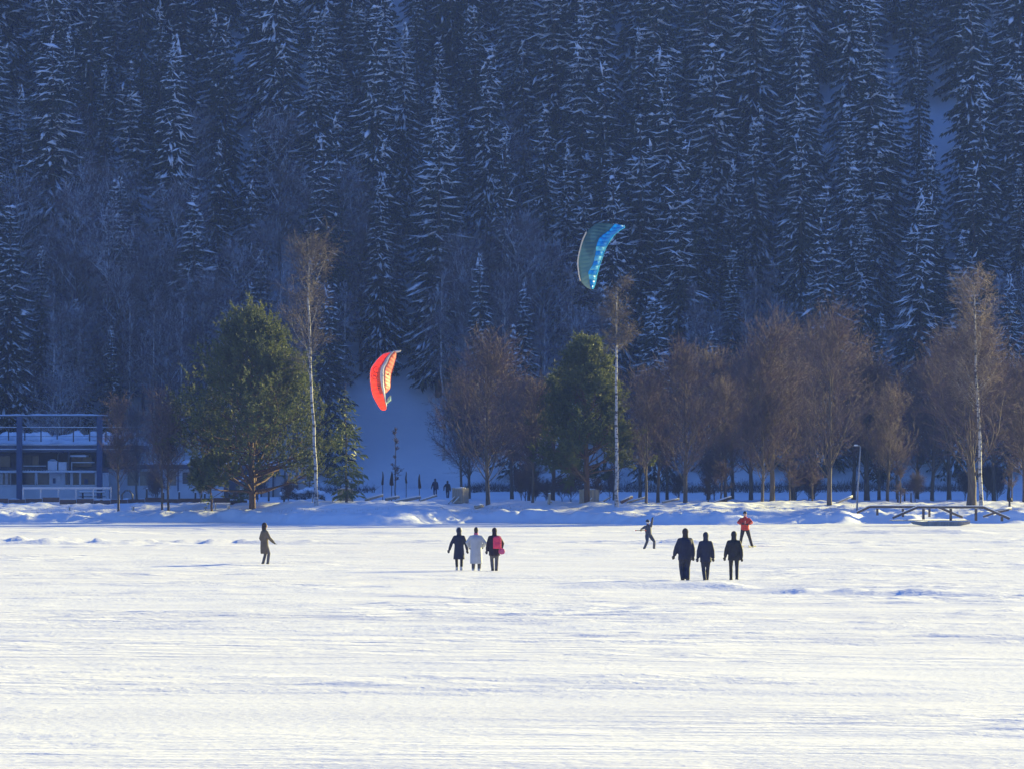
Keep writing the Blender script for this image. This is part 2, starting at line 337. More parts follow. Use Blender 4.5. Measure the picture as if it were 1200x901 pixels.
def spruce_meshes(seed, H, Rm, droop=1., sparse=1., young=False, needle='needle', load=1.):
    rs = np.random.RandomState(seed); tp = trunk_path(rs, H, rs.uniform(-.01, .01), .03)
    tr = (.011 * H) * (1 - np.linspace(0, 1, 14)) ** .85 + .012
    tv, tf = tubes(tp[None], tr[None], 7)
    z = .09 * H; Bz = []
    while z < H - .25:
        Bz.append(z); z += rs.uniform(.48, .72) * (.55 if H < 12 else 1)
    P0 = []; dirs = []; Ls = []; fr = []
    for z in Bz:
        k = rs.randint(5, 8) if not sparse < 1 else rs.randint(3, 6)
        L = Rm * (1 - z / H) ** .72 * (1 if z > .25 * H else .65 + z / H * 1.4)
        a0 = rs.uniform(0, 6.28); L *= rs.uniform(.8, 1.12)
        for j in range(k):
            Ls.append(max(.18, L * rs.uniform(.62, 1.12))); an = a0 + j * 6.283 / k + rs.uniform(-.3, .3)
            P0.append((0, 0, z + rs.uniform(-.12, .12))); dirs.append((math.cos(an), math.sin(an), 0)); fr.append(z / H)
    P0 = np.array(P0); dirs = np.array(dirs); Ls = np.array(Ls); fr = np.array(fr); N = len(Ls); n = 6
    ti = np.interp(P0[:, 2], tp[:, 2], np.arange(14)); P0[:, 0] = np.interp(ti, np.arange(14), tp[:, 0]); P0[:, 1] = np.interp(ti, np.arange(14), tp[:, 1])
    t = np.linspace(0, 1, n)[None]; dr = (droop * (1.1 - .85 * fr) * rs.uniform(.7, 1.2, N))[:, None]
    dz = Ls[:, None] * ((.30 - .25 * (1 - fr))[:, None] * t - (.95 * dr) * t ** 1.6 + .30 * dr * t ** 4)
    P = P0[:, None] + dirs[:, None] * (Ls[:, None] * t * (1 - .12 * dr * t))[..., None]; P[..., 2] += dz
    P[..., :2] += rs.normal(size=P[..., :2].shape) * .04
    rb = (.012 + .010 * Ls)[:, None] * np.linspace(1, .3, n)[None]
    bv, bf = tubes(P, rb, 3)
    # needle sprays: pointed leaf-shaped faces on both sides of every branch, hanging a little
    m = np.maximum(4, (Ls * 15 * sparse).astype(int)); bi = np.repeat(np.arange(N), m); K = len(bi)
    u = rs.uniform(.10, 1.0, K) ** .85; q = u * (n - 1); i = np.minimum(q.astype(int), n - 2); f = (q - i)[:, None]
    b = P[bi, i] * (1 - f) + P[bi, i + 1] * f; tan = unit(P[bi, i + 1] - P[bi, i])
    side = unit(np.cross(tan, np.array([0, 0, 1.]))) * rs.choice([-1, 1], K)[:, None]
    d = unit(tan * rs.uniform(.35, .9, (K, 1)) + side * rs.uniform(.3, 1, (K, 1)) - np.array([0, 0, 1.]) * rs.uniform(.1, .9, (K, 1)))
    ln = (rs.uniform(.35, .85, K) * np.minimum(1, .35 + Ls[bi] / 2.5))[:, None]; wd = ln * rs.uniform(.16, .30, (K, 1))
    nr = unit(np.cross(d, rs.normal(size=(K, 3)))) * wd * .5
    V = np.stack([b, b + d * ln * .45 + nr, b + d * ln, b + d * ln * .45 - nr], 1).reshape(-1, 3)
    Fq = (np.arange(K) * 4)[:, None] + np.arange(4)[None]
    cv, cf = joinvf([(bv, bf), (V, Fq)])
    # snow lying along the upper side of the branches: long ragged pads
    m2 = np.maximum(1, (Ls * 1.9 * load).astype(int)); keep = rs.uniform(size=N) < .8; m2 = m2 * keep; bi = np.repeat(np.arange(N), m2); K = len(bi)
    u = rs.uniform(.25, .97, K); q = u * (n - 1); i = np.minimum(q.astype(int), n - 2); f = (q - i)[:, None]
    b = P[bi, i] * (1 - f) + P[bi, i + 1] * f; tan = unit(P[bi, i + 1] - P[bi, i] + rs.normal(size=(K, 3)) * .10); sdv = unit(np.cross(tan, np.array([0, 0, 1.])))
    hl = .15 + 1.15 * rs.uniform(0, 1, (K, 1)) ** 1.8 * np.minimum(1, .5 + Ls[bi] / 3)[:, None]; hw = rs.uniform(.04, .18, (K, 1)) * (1 + 1.4 * (rs.uniform(size=(K, 1)) > .965)); hh = hw * .7
    b = b + sdv * rs.normal(size=(K, 1)) * .16 * Ls[bi][:, None] * .6 + np.array([0, 0, .03]); upv = unit(np.cross(sdv, tan))
    V = np.stack([b - tan * hl, b + sdv * hw - tan * hl * .2, b + tan * hl, b - sdv * hw + tan * hl * .1, b + upv * hh, b - upv * hh * .4], 1).reshape(-1, 3)
    fo = np.array([(0, 1, 4), (1, 2, 4), (2, 3, 4), (3, 0, 4), (1, 0, 5), (2, 1, 5), (3, 2, 5), (0, 3, 5)])
    Fs = ((np.arange(K) * 6)[:, None, None] + fo[None]).reshape(-1, 3)
    # fine dusting: small flecks on the sprays
    return (mesh_np('trunk', tv, tf, M['bark']), mesh_np('crown', cv, cf, M[needle], False), mesh_np('snow_load', V, Fs, M['load'], True) if load else None)

def make_tree(name, meshes, label, cat, loc, rz=0, group=None, scale=1):
    t = thing(name, label, cat, loc, rz, group); t.scale = scale if hasattr(scale, '__len__') else (scale,) * 3
    for m in meshes:
        if m:
            c = link(m.name.split('.')[0], m, t)
            if c.name.startswith('snow_load'): c['kind'] = 'stuff'
    return t

def bare_meshes(seed, H, W, kind='alder', n1=46, trunk_r=None, lean=0, bend=0, low=.18, bark='alder', twig='alder_twig', dens=1., crown_from=None, pale_limbs=False):
    rs = np.random.RandomState(seed); tp = trunk_path(rs, H * (.94 if kind != 'alder' else .88), lean, .03 * H / 12, bend=bend)
    tr0 = trunk_r or .013 * H; tr = tr0 * (1 - np.linspace(0, 1, 14)) ** (.6 if kind == 'birch' else .8) + .014; tr[0] *= 1.25
    if kind == 'alder':      # upswept rounded crown, several leaders
        L1, R1, t1 = grow(rs, tp[None], tr[None], n1, W * .68, .80, up=.24, npts=6, tmin=low, tmax=.98, rk=.30, curve=.12, lenpow=.45)
        jit = rs.uniform(.45, 1.15, (len(L1), 1, 1)); L1 = L1[:, :1] + (L1 - L1[:, :1]) * jit; R1 = np.clip(R1, .01, .05)
        L2, R2, t2 = grow(rs, L1, R1, 8, W * .24, .7, up=.12, npts=4, tmin=.2, rk=.5, curve=.14)
        L3, R3, t3 = grow(rs, L2, R2, max(3, int(7 * dens)), W * .12, .65, up=.14, npts=3, tmin=.15, rk=.55, curve=.18)
        L4, R4, t4 = grow(rs, L3, R3, 2, W * .06, .6, up=.08, npts=2, tmin=.2, rk=.6)
    elif kind == 'birch':    # slender, ascending limbs, hanging fine twigs
        c = crown_from or .35
        L1, R1, t1 = grow(rs, tp[None], tr[None], n1, W * .62, .85, up=.18, npts=6, tmin=c, tmax=.97, rk=.22, curve=.12, lenpow=.35)
        jit = rs.uniform(.35, 1.1, (len(L1), 1, 1)); L1 = L1[:, :1] + (L1 - L1[:, :1]) * jit
        L2, R2, t2 = grow(rs, L1, R1, 7, W * .22, .6, up=.08, npts=4, tmin=.15, rk=.45, curve=.14)
        L3, R3, t3 = grow(rs, L2, R2, int(6 * dens), W * .13, .6, up=-.05, npts=3, tmin=.1, rk=.5, curve=.15, droop=.2)
        L4, R4, t4 = grow(rs, L3, R3, 2, W * .07, .5, up=-.05, npts=2, tmin=.2, rk=.6)
    else:                    # wide arching limbs of the frosted hillside trees
        L1, R1, t1 = grow(rs, tp[None], tr[None], n1, W * .60, .85, up=.15, npts=7, tmin=low, tmax=.98, rk=.42, curve=.12, lenpow=.3, droop=.12)
        L2, R2, t2 = grow(rs, L1, R1, 8, W * .24, .7, up=.05, npts=4, tmin=.2, rk=.5, curve=.16)
        L3, R3, t3 = grow(rs, L2, R2, int(6 * dens), W * .12, .7, up=0, npts=3, tmin=.15, rk=.55, curve=.2)
        L4, R4, t4 = None, None, None
    if kind == 'arch': R1 = R1 * 1.5; R2 = R2 * 1.7; R3 = R3 * 1.3
    R1 = np.clip(R1, .012, .09); R2 = np.clip(R2, .011, .045); R3 = np.clip(R3, .009, .013)
    tv, tf = joinvf([tubes(tp[None], tr[None], 8), tubes(L1, R1, 4)])
    parts = [tubes(L2, R2, 3), tubes(L3, R3, 3)]
    if L4 is not None: parts.append(cones(L4[:, 0], L4[:, 1], .008))
    cv, cf = joinvf(parts)
    return (mesh_np('trunk', tv, tf, M[bark]), mesh_np('crown', cv, cf, M[twig], False))

def pine_meshes(seed, H, W, low=.16, n1=46, needle='pine', bark='pinebark', cone=0., tuft=1., lean=0, clump=1.):
    rs = np.random.RandomState(seed); tp = trunk_path(rs, H * .97, lean, .03); tr = .018 * H * (1 - np.linspace(0, 1, 14)) ** .7 + .02
    z = np.linspace(0, 1, 14)
    L1, R1, t1 = grow(rs, tp[None], tr[None], n1, W * .56, 1.25 if not cone else 1.3, up=.02, npts=6, tmin=low, tmax=.97, rk=.4, curve=.10, lenpow=.42 if not cone else (1.0 if cone < .1 else .85))
    L1[..., 2] += .05 * W * np.linspace(0, 1, 6)[None] ** 2
    L2, R2, t2 = grow(rs, L1, R1, 7, W * .16, .75, up=.22, npts=4, tmin=.35, rk=.5, curve=.12)
    L3, R3, t3 = grow(rs, L2, R2, 5, W * .055 + .15, .7, up=.30, npts=2, tmin=.3, rk=.6)
    tips = np.concatenate([L3[:, -1], L2[:, -1], L2[:, 2], L1[:, -1], L3[:, 0] * .5 + L3[:, 1] * .5]); td = np.concatenate([unit(L3[:, -1] - L3[:, 0]), unit(L2[:, -1] - L2[:, -2]), unit(L2[:, 2] - L2[:, 1]), unit(L1[:, -1] - L1[:, -2]), unit(L3[:, -1] - L3[:, 0])])
    nb = 13; K = len(tips) * nb; b = np.repeat(tips, nb, 0); d0 = np.repeat(td, nb, 0)
    d = unit(d0 * .6 + rs.normal(size=(K, 3)) * .75 + np.array([0, 0, .25])); b = b + d0 * rs.uniform(-.15, .08, (K, 1)); ln = rs.uniform(.14, .30, (K, 1)) * tuft
    s = unit(np.cross(d, rs.normal(size=(K, 3)))) * .036 * tuft
    V = np.stack([b + s, b - s, b + d * ln], 1).reshape(-1, 3); Ft = np.arange(K * 3).reshape(-1, 3)
    tv, tf = joinvf([tubes(tp[None], tr[None], 8), tubes(L1, np.clip(R1, .015, .1), 4), tubes(L2, np.clip(R2, .01, .03), 3)])
    return (mesh_np('trunk', tv, tf, M[bark]), mesh_np('crown', V, Ft, M[needle], False))

# ------------------------------------------------------------------ the spruce forest on the hill
rng = random.Random(7)
SPR = [spruce_meshes(100 + k, H, Rm, dr, load=ld) for k, (H, Rm, dr, ld) in enumerate([(24, 4.3, 1.0, 1.1), (27, 4.6, 1.15, 1.2), (20, 3.9, .9, .8), (23, 4.8, 1.25, 1.3), (26, 3.9, 1.0, .4), (17, 3.5, .8, 1.1), (22, 4.1, 1.1, .3), (29, 4.7, 1.2, .9)])]
SH = [23, 26, 19, 22, 25, 16, 21, 28]
FR = [bare_meshes(200 + k, H, W, 'arch', n1=44, bark='frost_bark', twig='frost_twig', dens=1.1, trunk_r=.13) for k, (H, W) in enumerate([(14, 9), (18, 8), (12, 9), (16, 7)])]
BF = [bare_meshes(230 + k, H, W, 'birch', n1=30, bark='birch', twig='frost_twig', crown_from=.4, trunk_r=.10) for k, (H, W) in enumerate([(19, 4.5), (17, 4)])]
protos = {}
def zone(sx, sy):
    a = ['above the terraced building at the left', 'above the broad pine', 'above the orange kite', 'around the blue kite', 'above the red-jacketed man', 'above the footbridge at the right']
    i = int(np.clip((sx + 0) // 200, 0, 5)); return a[i]
def place(kind, variants, idx, x, D, rz, s, name, label, cat, group):
    key = (kind, idx)
    loc = (x, D, gz(x, D) - .15)
    if key not in protos:
        protos[key] = make_tree(name, variants[idx], label, cat, loc, rz, group, s)
    else:
        dup(protos[key], loc, rz, s, label, group)
spots = []
rg2 = random.Random(19)
def clear(sx, D, x):
    # the open snow run left of centre and the small glade high on the right
    if D < 503 and -14.5 < x < -5.2 - (D > 497) * 4.0: return True
    if 530 < D < 543 and 1045 < sx < 1088: return True
    return False
D = 489.0; row = 0
while D < 566:
    half = 66
    x = -half + rng.uniform(0, 4)
    while x < half:
        xx = x + rng.uniform(-1.5, 1.5); dd = D + rng.uniform(-2.2, 2.2); sx = xx / dd * F + 600
        if -60 < sx < 1260 and not clear(sx, dd, xx): spots.append((xx, dd, sx))
        x += rng.uniform(4.6, 7.0)
    D += 5.2 + row * .12; row += 1
nspr = 0
for i in range(26):
    px = -30 + i * 25.5 + rg2.uniform(-8, 8); dd = rg2.uniform(486.5, 510); xx = X(px, dd)
    if clear(px, dd, xx) or (px > 640): continue
    zz = zone(px, 0)
    place('frost', FR, rg2.randrange(4), xx, dd, rg2.uniform(0, 6.28), rg2.uniform(.8, 1.25), 'frosted_tree', 'frosted bare broadleaf on the shaded slope ' + zz, 'tree', 'frosted bare trees on the lower slope ' + zz)
for xx, dd, sx in spots:
    base_y = HY - (gz(xx, dd) - CAMZ) / dd * F
    # frosted bare trees dominate the lower left slope
    pf = 0
    if sx < 620 and dd < 512: pf = .42
    elif sx < 620 and dd < 525: pf = .2
    elif sx >= 620 and dd < 500: pf = .28
    if rng.random() < pf:
        k = rng.randrange(4); lab = 'frosted bare broadleaf on the shaded slope ' + zone(sx, 0)
        place('frost', FR, k, xx, dd, rng.uniform(0, 6.28), rng.uniform(.8, 1.2), 'frosted_tree', lab, 'tree', 'frosted bare trees on the lower slope ' + zone(sx, 0))
        continue
    sn = float(noise(np.array([xx / 11.]), np.array([dd / 14.]), 95)[0]) + (.25 if sx > 600 else -.15)
    k = rng.choice([1, 3, 3, 0, 5, 7] if sn > .15 else ([0, 1, 7, 2] if sn > -.2 else [4, 6, 2, 6])); s = rng.uniform(.62, 1.18)
    if dd < 500: s *= .85
    wsc = s * rng.uniform(.85, 1.2); s = (wsc, wsc, s)
    hi = dd > 525
    z_ = zone(sx, 0)
    lab = ('snow-laden dark spruce high on the hillside ' if hi else 'snow-laden dark spruce low on the hillside ') + z_
    place('spruce', SPR, k, xx, dd, rng.uniform(0, 6.28), s, 'spruce_tree', lab, 'spruce', ('spruces high on the hillside ' if hi else 'spruces low on the hillside ') + z_)
    nspr += 1
for px, dd, k in [(1067, 493, 0), (1090, 495, 1), (872, 492, 1), (884, 495, 0), (1006, 494, 1), (150, 493, 1), (330, 494, 0), (905, 497, 1), (668, 493, 0), (1172, 493, 0), (60, 489, 0), (95, 492, 1), (215, 490, 0), (240, 494, 1), (385, 490, 0), (402, 493, 1), (545, 490, 1), (590, 492, 0), (520, 493, 0), (30, 494, 1), (180, 491, 1), (270, 489, 0), (640, 490, 1), (700, 491, 0), (812, 492, 0), (945, 491, 1)]:
    place('hbirch', BF, k, X(px, dd), dd, rng.uniform(0, 6), rng.uniform(.85, 1.05), 'slender_birch', 'slender pale birch at the forest edge ' + zone(px, 0), 'birch', 'slender pale birches at the forest edge ' + zone(px, 0))
print('spruces', nspr, 'spots', len(spots))

# ------------------------------------------------------------------ trees along the shore
def shore(name, meshes, px, D, label, cat, group=None, dz=-.1, rz=0):
    x = X(px, D); return make_tree(name, meshes, label, cat, (x, D, gz(x, D) + dz), rz, group)
def hgt(py_top, D, px): return Z(py_top, D) - gz(X(px, D), D)
def widen(px_w, D): return px_w / F * D
# pines
D_ = 368.; shore('pine_tree', pine_meshes(1, hgt(362, D_, 295) * .87, widen(250, D_), .10, 110, cone=.05), 296, D_, 'broad dark green pine left of the tall leaning birch', 'pine')
D_ = 367.; shore('pine_tree', pine_meshes(12, hgt(396, D_, 688) * .95, widen(140, D_), .14, 84, 'pine', cone=.6), 688, D_, 'tall olive green pine left of the straight white birch', 'pine')
D_ = 366.; shore('spruce_tree', spruce_meshes(55, hgt(448, D_, 405), 2.0, .35, sparse=.8, load=0, needle='pine2'), 406, D_, 'small slender olive spruce right of the tall leaning birch', 'spruce')
D_ = 366.5; shore('pine_tree', pine_meshes(4, hgt(540, D_, 255), widen(70, D_), .3, 16, 'pine', cone=0), 248, D_, 'knee-crooked low pine in front of the broad pine', 'pine')
D_ = 392.; shore('pine_tree', pine_meshes(5, hgt(455, D_, 655), widen(110, D_), .14, 34, 'pine', cone=.5), 648, D_, 'shorter pine half hidden behind the tall olive green pine', 'pine')
# birches
D_ = 361.; shore('birch_tree', bare_meshes(21, hgt(258, D_, 371), 7.2, 'birch', 30, .115, lean=-.036, crown_from=.40, bark='birch', twig='birch_twig', dens=1.0), 371, D_, 'tall white birch leaning left, rooted at the foot of the bank', 'birch', rz=0)
D_ = 360.; shore('birch_tree', bare_meshes(22, hgt(312, D_, 723), 4.4, 'birch', 26, .12, lean=.004, crown_from=.66, bark='birch', twig='birch_twig', dens=1.1), 723, D_, 'straight white birch under the blue kite', 'birch')
D_ = 364.; shore('birch_tree', bare_meshes(23, hgt(314, D_, 1148), 6.2, 'birch', 34, .13, lean=-.030, crown_from=.38, bark='birch', twig='pale_twig', dens=1.2), 1150, D_, 'pale birch with fanned bright crown behind the footbridge', 'birch')
# alders in front row: (px, D, top_y, width_px, kind, seed, trunk_r, label)
AL = [
 (139, 366, 455, 62, 31, .10, 0, 'thin young alder in front of the terraced building'),
 (190, 366, 452, 80, 32, .10, -.03, 'left one of two slender alders beside the broad pine'),
 (198, 367, 470, 70, 33, .11, 0, 'right one of two slender alders beside the broad pine'),
 (572, 367, 412, 150, 34, .20, 0, 'wide brown alder with forked low limbs right of the wooden plank box'),
 (541, 392, 440, 90, 35, .13, 0, 'brown alder half behind the plank box, next to the open snow run'),
 (624, 368, 440, 70, 36, .12, 0, 'slim straight alder between the wide alder and the olive pine'),
 (757, 366, 432, 80, 37, .12, 0, 'slim dark alder just right of the straight white birch'),
 (771, 372, 455, 80, 38, .17, .01, 'low forked alder right of the straight white birch'),
 (803, 366, 404, 108, 39, .20, 0, 'upright alder with a thick straight trunk above the three walkers'),
 (893, 366, 425, 96, 40, .13, -.06, 'curved leaning alder above the red-jacketed man'),
 (905, 368, 372, 130, 41, .25, 0, 'tall alder with a thick black trunk base right of the red-jacketed man'),
 (972, 364, 368, 140, 42, .22, -.012, 'tall spreading alder left of the street lamp'),
 (1016, 395, 425, 110, 43, .30, 0, 'alder with a stout far trunk right of the street lamp'),
 (1138, 366, 392, 170, 44, .46, 0, 'biggest alder, its very thick trunk behind the footbridge rail'),
 (1200, 372, 425, 110, 45, .16, 0, 'alder cut by the right edge of the view'),
]
for px, D_, ty, wpx, sd_, tr_, ln_, lab in AL:
    shore('alder_tree', bare_meshes(sd_, hgt(ty, D_, px), widen(wpx * 1.08, D_), 'alder', 52 if wpx > 85 else 36, tr_ * .72, lean=ln_, low=.15 if wpx > 90 else .22, bend=.035 if px == 893 else 0, dens=.72), px, D_, lab, 'alder', rz=0)
# second row, further back, filling the brown mass: shared meshes
AB = [bare_meshes(260 + k, 11, 8.0, 'alder', 46, .15, low=.2, dens=.72) for k in range(4)]
back = [(750, 395, 440), (782, 400, 450), (830, 392, 420), (858, 405, 430), (880, 390, 410), (930, 398, 385), (952, 392, 395), (1000, 402, 410), (1030, 396, 440), (1052, 392, 450), (1075, 400, 435), (1092, 390, 425), (1112, 398, 400), (1165, 396, 412), (1182, 404, 440), (1215, 396, 430), (550, 402, 455), (600, 404, 430), (620, 398, 450), (720, 400, 440), (160, 415, 480), (1240, 394, 430), (930, 380, 430), (1040, 378, 455), (850, 380, 450)]
for i, (px, D_, ty) in enumerate(back):
    k = i % 4; x = X(px, D_); h = hgt(ty, D_, px); s = h / 11; reg = 'right of the orange kite' if 480 < px < 700 else ('beside the terraced building' if px < 400 else ('between the white birch and the red-jacketed man' if px < 880 else ('between the red-jacketed man and the street lamp' if px < 1010 else 'behind the footbridge')))
    place('alderb', AB, k, x, D_, i * 1.7, s, 'alder_tree', 'bare brown alder of the second row ' + reg, 'alder', 'bare alders of the second row ' + reg)
for px, D_, ty, wp in [(1055, 372, 545, 24), (1186, 372, 520, 34), (845, 372, 545, 40), (830, 375, 560, 30), (700, 374, 560, 26), (925, 369, 520, 46), (952, 371, 535, 40)]:
    shore('sapling', bare_meshes(300 + px, hgt(ty, D_, px), widen(wp, D_), 'alder', 14, .05, low=.2, dens=.7), px, D_, {1055: 'bare sapling behind the left rail of the footbridge', 1186: 'bare sapling right of the pale birch', 845: 'low bare sapling above the right walker', 830: 'small bare sapling above the middle walker', 700: 'small sapling just right of the olive pine trunk', 925: 'bare sapling right of the thick black alder trunk', 952: 'bare sapling left of the spreading alder'}[px], 'sapling')
BU = [bare_meshes(330 + k, 2.6, 3.2, 'alder', 26, .03, low=.04, dens=.8) for k in range(3)]
rg3 = random.Random(4); bush = []
for i in range(26):
    px = rg3.uniform(500, 1215) if i < 21 else rg3.uniform(130, 360); dd = rg3.uniform(371, 412)
    if 560 > px > 485 or 1040 < px < 1180 and dd < 376: continue
    reg = 'between the plank box and the white birch' if 480 < px < 725 else ('under the slender alders and broad pine' if px < 480 else ('between the white birch and the street lamp' if px < 1005 else 'behind the footbridge'))
    x = X(px, dd); place('bush', BU, i % 3, x, dd, i * 1.3, rg3.uniform(.5, 1.1), 'bare_bush', 'low bare bush ' + reg, 'bush', 'low bare bushes ' + reg)
for px, D_, ty, wp, nm in [(463, 372.5, 486, 16, 'thin tall bare sapling standing in front of the open snow run')]:
    shore('sapling', bare_meshes(400 + px, hgt(ty, D_, px), widen(wp, D_), 'alder', 16, .035, low=.25, dens=.6), px, D_, nm, 'sapling')
# low brush along the foot of the hill
rs = np.random.RandomState(5); K = 9000
px_ = np.concatenate([rs.uniform(700, 1130, K // 2), rs.uniform(545, 700, K // 4), rs.uniform(-30, 440, K // 4)]); dd = 474 + rs.uniform(0, 9, len(px_)); xx = (px_ - 600) / F * dd
bz = height(xx, dd); P0 = np.stack([xx, dd, bz], -1); P1 = P0 + np.stack([rs.normal(size=len(xx)) * .35, rs.normal(size=len(xx)) * .3, rs.uniform(.3, 1.3, len(xx)) * (.7 + .4 * noise(xx / 2, dd / 3, 3))], -1)
v, f = cones(P0, P1, .025); o = link('brush', mesh_np('brush', v, f, M['brush'], False)); tag(o, 'dark leafless brush along the foot of the hill', 'brush', kind='stuff')
# dry grass poking out of the bank crest
K = 5000; xx = rs.uniform(-38, 38, K); dd = foot(xx) + rs.uniform(2.4, 8, K); ok = noise(xx / 2.5, dd / 3, 91) > .1; xx = xx[ok]; dd = dd[ok]
P0 = np.stack([xx, dd, height(xx, dd) - .02], -1); P1 = P0 + np.stack([rs.normal(size=len(xx)) * .06, rs.normal(size=len(xx)) * .06, rs.uniform(.05, .2, len(xx))], -1)
M['grass'] = mat('dry_grass', (.30, .24, .15), .9)
v, f = cones(P0, P1, .008); o = link('dry_grass', mesh_np('dry_grass', v, f, M['grass'], False)); tag(o, 'thin dry grass poking through the snow on the bank crest', 'grass', kind='stuff')


# ------------------------------------------------------------------ materials of built things
M['khaki'] = mat('khaki_cloth', (.15, .12, .085), .85, (.11, .088, .062), 6)
M['brown'] = mat('dark_brown_cloth', (.05, .035, .035), .85, (.035, .025, .025), 8)
M['navy'] = mat('navy_cloth', (.018, .020, .045), .7, (.028, .03, .06), 7, bump=.004, bscale=20)
M['black'] = mat('black_cloth', (.016, .015, .020), .7, (.028, .026, .034), 7, bump=.004, bscale=20)
M['plum'] = mat('plum_cloth', (.030, .018, .030), .75, (.02, .014, .024), 7)
M['pale'] = mat('pale_grey_puffer', (.45, .47, .52), .6, (.38, .40, .46), 5, bump=.01, bscale=9)
M['grey'] = mat('grey_cloth', (.12, .115, .125), .8, (.09, .085, .10), 7)
M['greyblue'] = mat('grey_blue_suit', (.085, .09, .115), .75, (.06, .06, .08), 8)
M['red'] = mat('red_orange_cloth', (.62, .06, .035), .65, (.5, .045, .03), 6)
M['pink'] = mat('pink_cloth', (.78, .06, .14), .6, (.68, .05, .12), 9)
M['mauve'] = mat('mauve_pink_cloth', (.52, .10, .22), .6, (.45, .08, .18), 9)
M['skin'] = mat('skin', (.55, .32, .24), .5, (.5, .27, .2), 9)
M['hair'] = mat('dark_hair', (.03, .02, .015), .6, (.05, .03, .02), 20)
M['boot'] = mat('dark_boot', (.03, .028, .03), .6, (.05, .045, .045), 9)
M['paleboot'] = mat('pale_snowy_boot', (.55, .55, .57), .7, (.40, .40, .43), 9)
M['white'] = mat('white_plastic', (.75, .75, .76), .4, (.68, .68, .7), 9)
M['wood'] = mat('grey_wood', (.40, .35, .29), .85, (.27, .24, .20), 4, (3, 3, .5), .01, snow=.75)
M['woodlit'] = mat('sunlit_wood', (.52, .43, .31), .85, (.38, .31, .22), 5, (3, 3, .5), .01, snow=.8)  # lit copy of the grey wood, sunlight put into the colour
M['railwood'] = mat('brown_rail_wood', (.13, .10, .08), .85, (.09, .07, .06), 4, (.5, 3, 3), .01)
M['darkwood'] = mat('dark_wood', (.09, .075, .07), .85, (.06, .05, .05), 4, (3, 3, .5), .01)
M['redwood'] = mat('brown_board', (.17, .10, .085), .85, (.12, .08, .07), 4, (.5, 3, 3), .01)
M['wall'] = mat('pale_render', (.56, .57, .60), .85, (.48, .49, .53), .9, bump=.01, bscale=8)
M['woodpanel'] = mat('tan_cladding', (.34, .26, .18), .8, (.26, .20, .14), 3, (4, 4, .4))
M['bluemetal'] = mat('blue_steel', (.045, .075, .15), .5, (.035, .06, .12), 2)
M['darkmetal'] = mat('dark_steel', (.04, .045, .06), .5, (.06, .06, .075), 4)
M['greymetal'] = mat('grey_steel', (.30, .31, .33), .45, (.24, .25, .27), 4)
M['glass'] = mat('dark_glass', (.012, .015, .025), .2, (.04, .045, .06), .6, spec=.6)
M['shade'] = mat('shade_tone_boards', (.10, .10, .13), .8, (.07, .07, .09), 2)  # dark colour standing in for shade in the recess and under the deck
M['frame'] = mat('white_frame', (.62, .62, .64), .6, (.55, .55, .57), 5, snow=.8)
M['kite_orange'] = mat('orange_kite_cloth', (.92, .20, .10), .45, (.88, .15, .08), .9, transl=.6)
M['kite_pink'] = mat('pale_orange_kite_cloth', (.72, .16, .10), .6, (.66, .11, .07), 1.2, transl=.05)
M['kite_white'] = mat('white_kite_cloth', (.78, .75, .74), .45, (.62, .55, .56), 2.5, transl=.35)
M['kite_teal'] = mat('teal_kite_cloth', (.07, .15, .18), .5, (.12, .24, .27), .9, contrast=(.45, .55), transl=.35)
M['kite_blue'] = mat('blue_kite_cloth', (.015, .36, .85), .35, (.02, .50, .90), 1.5, transl=.6)
M['kite_highlight'] = mat('highlight_kite_cloth', (.35, .78, .92), .35, (.10, .6, .9), 2.5, transl=.6)  # blue cloth with its whitish highlight put into the colour
M['cream'] = mat('cream_kite_edge', (.85, .72, .55), .5)
M['mint'] = mat('mint_kite_tip', (.42, .62, .50), .5, transl=.3)
M['ink'] = mat('dark_print', (.10, .015, .02), .6)

# ------------------------------------------------------------------ people
def ik(a, b, l1, l2, bend):
    d = b - a; L = min(d.length, (l1 + l2) * .995); d = d.normalized(); b = a + d * L
    x = (l1 * l1 - l2 * l2 + L * L) / (2 * L); h = math.sqrt(max(l1 * l1 - x * x, 0)); bn = (bend - d * bend.dot(d)).normalized()
    return a + d * x + bn * h, b
def hand(mb, wrist, d, palm_n, g=0.):
    """palm, four unequal bent fingers and a thumb from the side of the palm"""
    d = d.normalized(); s_ = d.cross(palm_n).normalized(); n_ = s_.cross(d).normalized(); c = wrist + d * .085
    mb.tube([wrist, wrist + d * .03, wrist + d * .06, c], [(.024 + g, .018 + g), (.036 + g, .017 + g), (.041 + g, .016 + g), (.038 + g, .014 + g)], 8) if abs(d.z) > 2 else mb.tube([wrist, wrist + d * .03, wrist + d * .06, c], [.022 + g, .032 + g, .034 + g, .028 + g], 8)
    for i, (o, l) in enumerate([(-.030, .070), (-.010, .080), (.011, .074), (.030, .058)]):
        p = c + s_ * o - d * .01; mb.tube([p, p + d * l * .45 + n_ * .006, p + d * l * .78 + n_ * .022, p + d * l * .92 + n_ * .040], [.0105 + g, .010 + g, .009 + g, .007 + g], 6)
    p = wrist + d * .03 - s_ * .030; mb.tube([p, p - s_ * .026 + d * .028 + n_ * .01, p - s_ * .030 + d * .058 + n_ * .022], [.013 + g, .012 + g, .009 + g], 6)
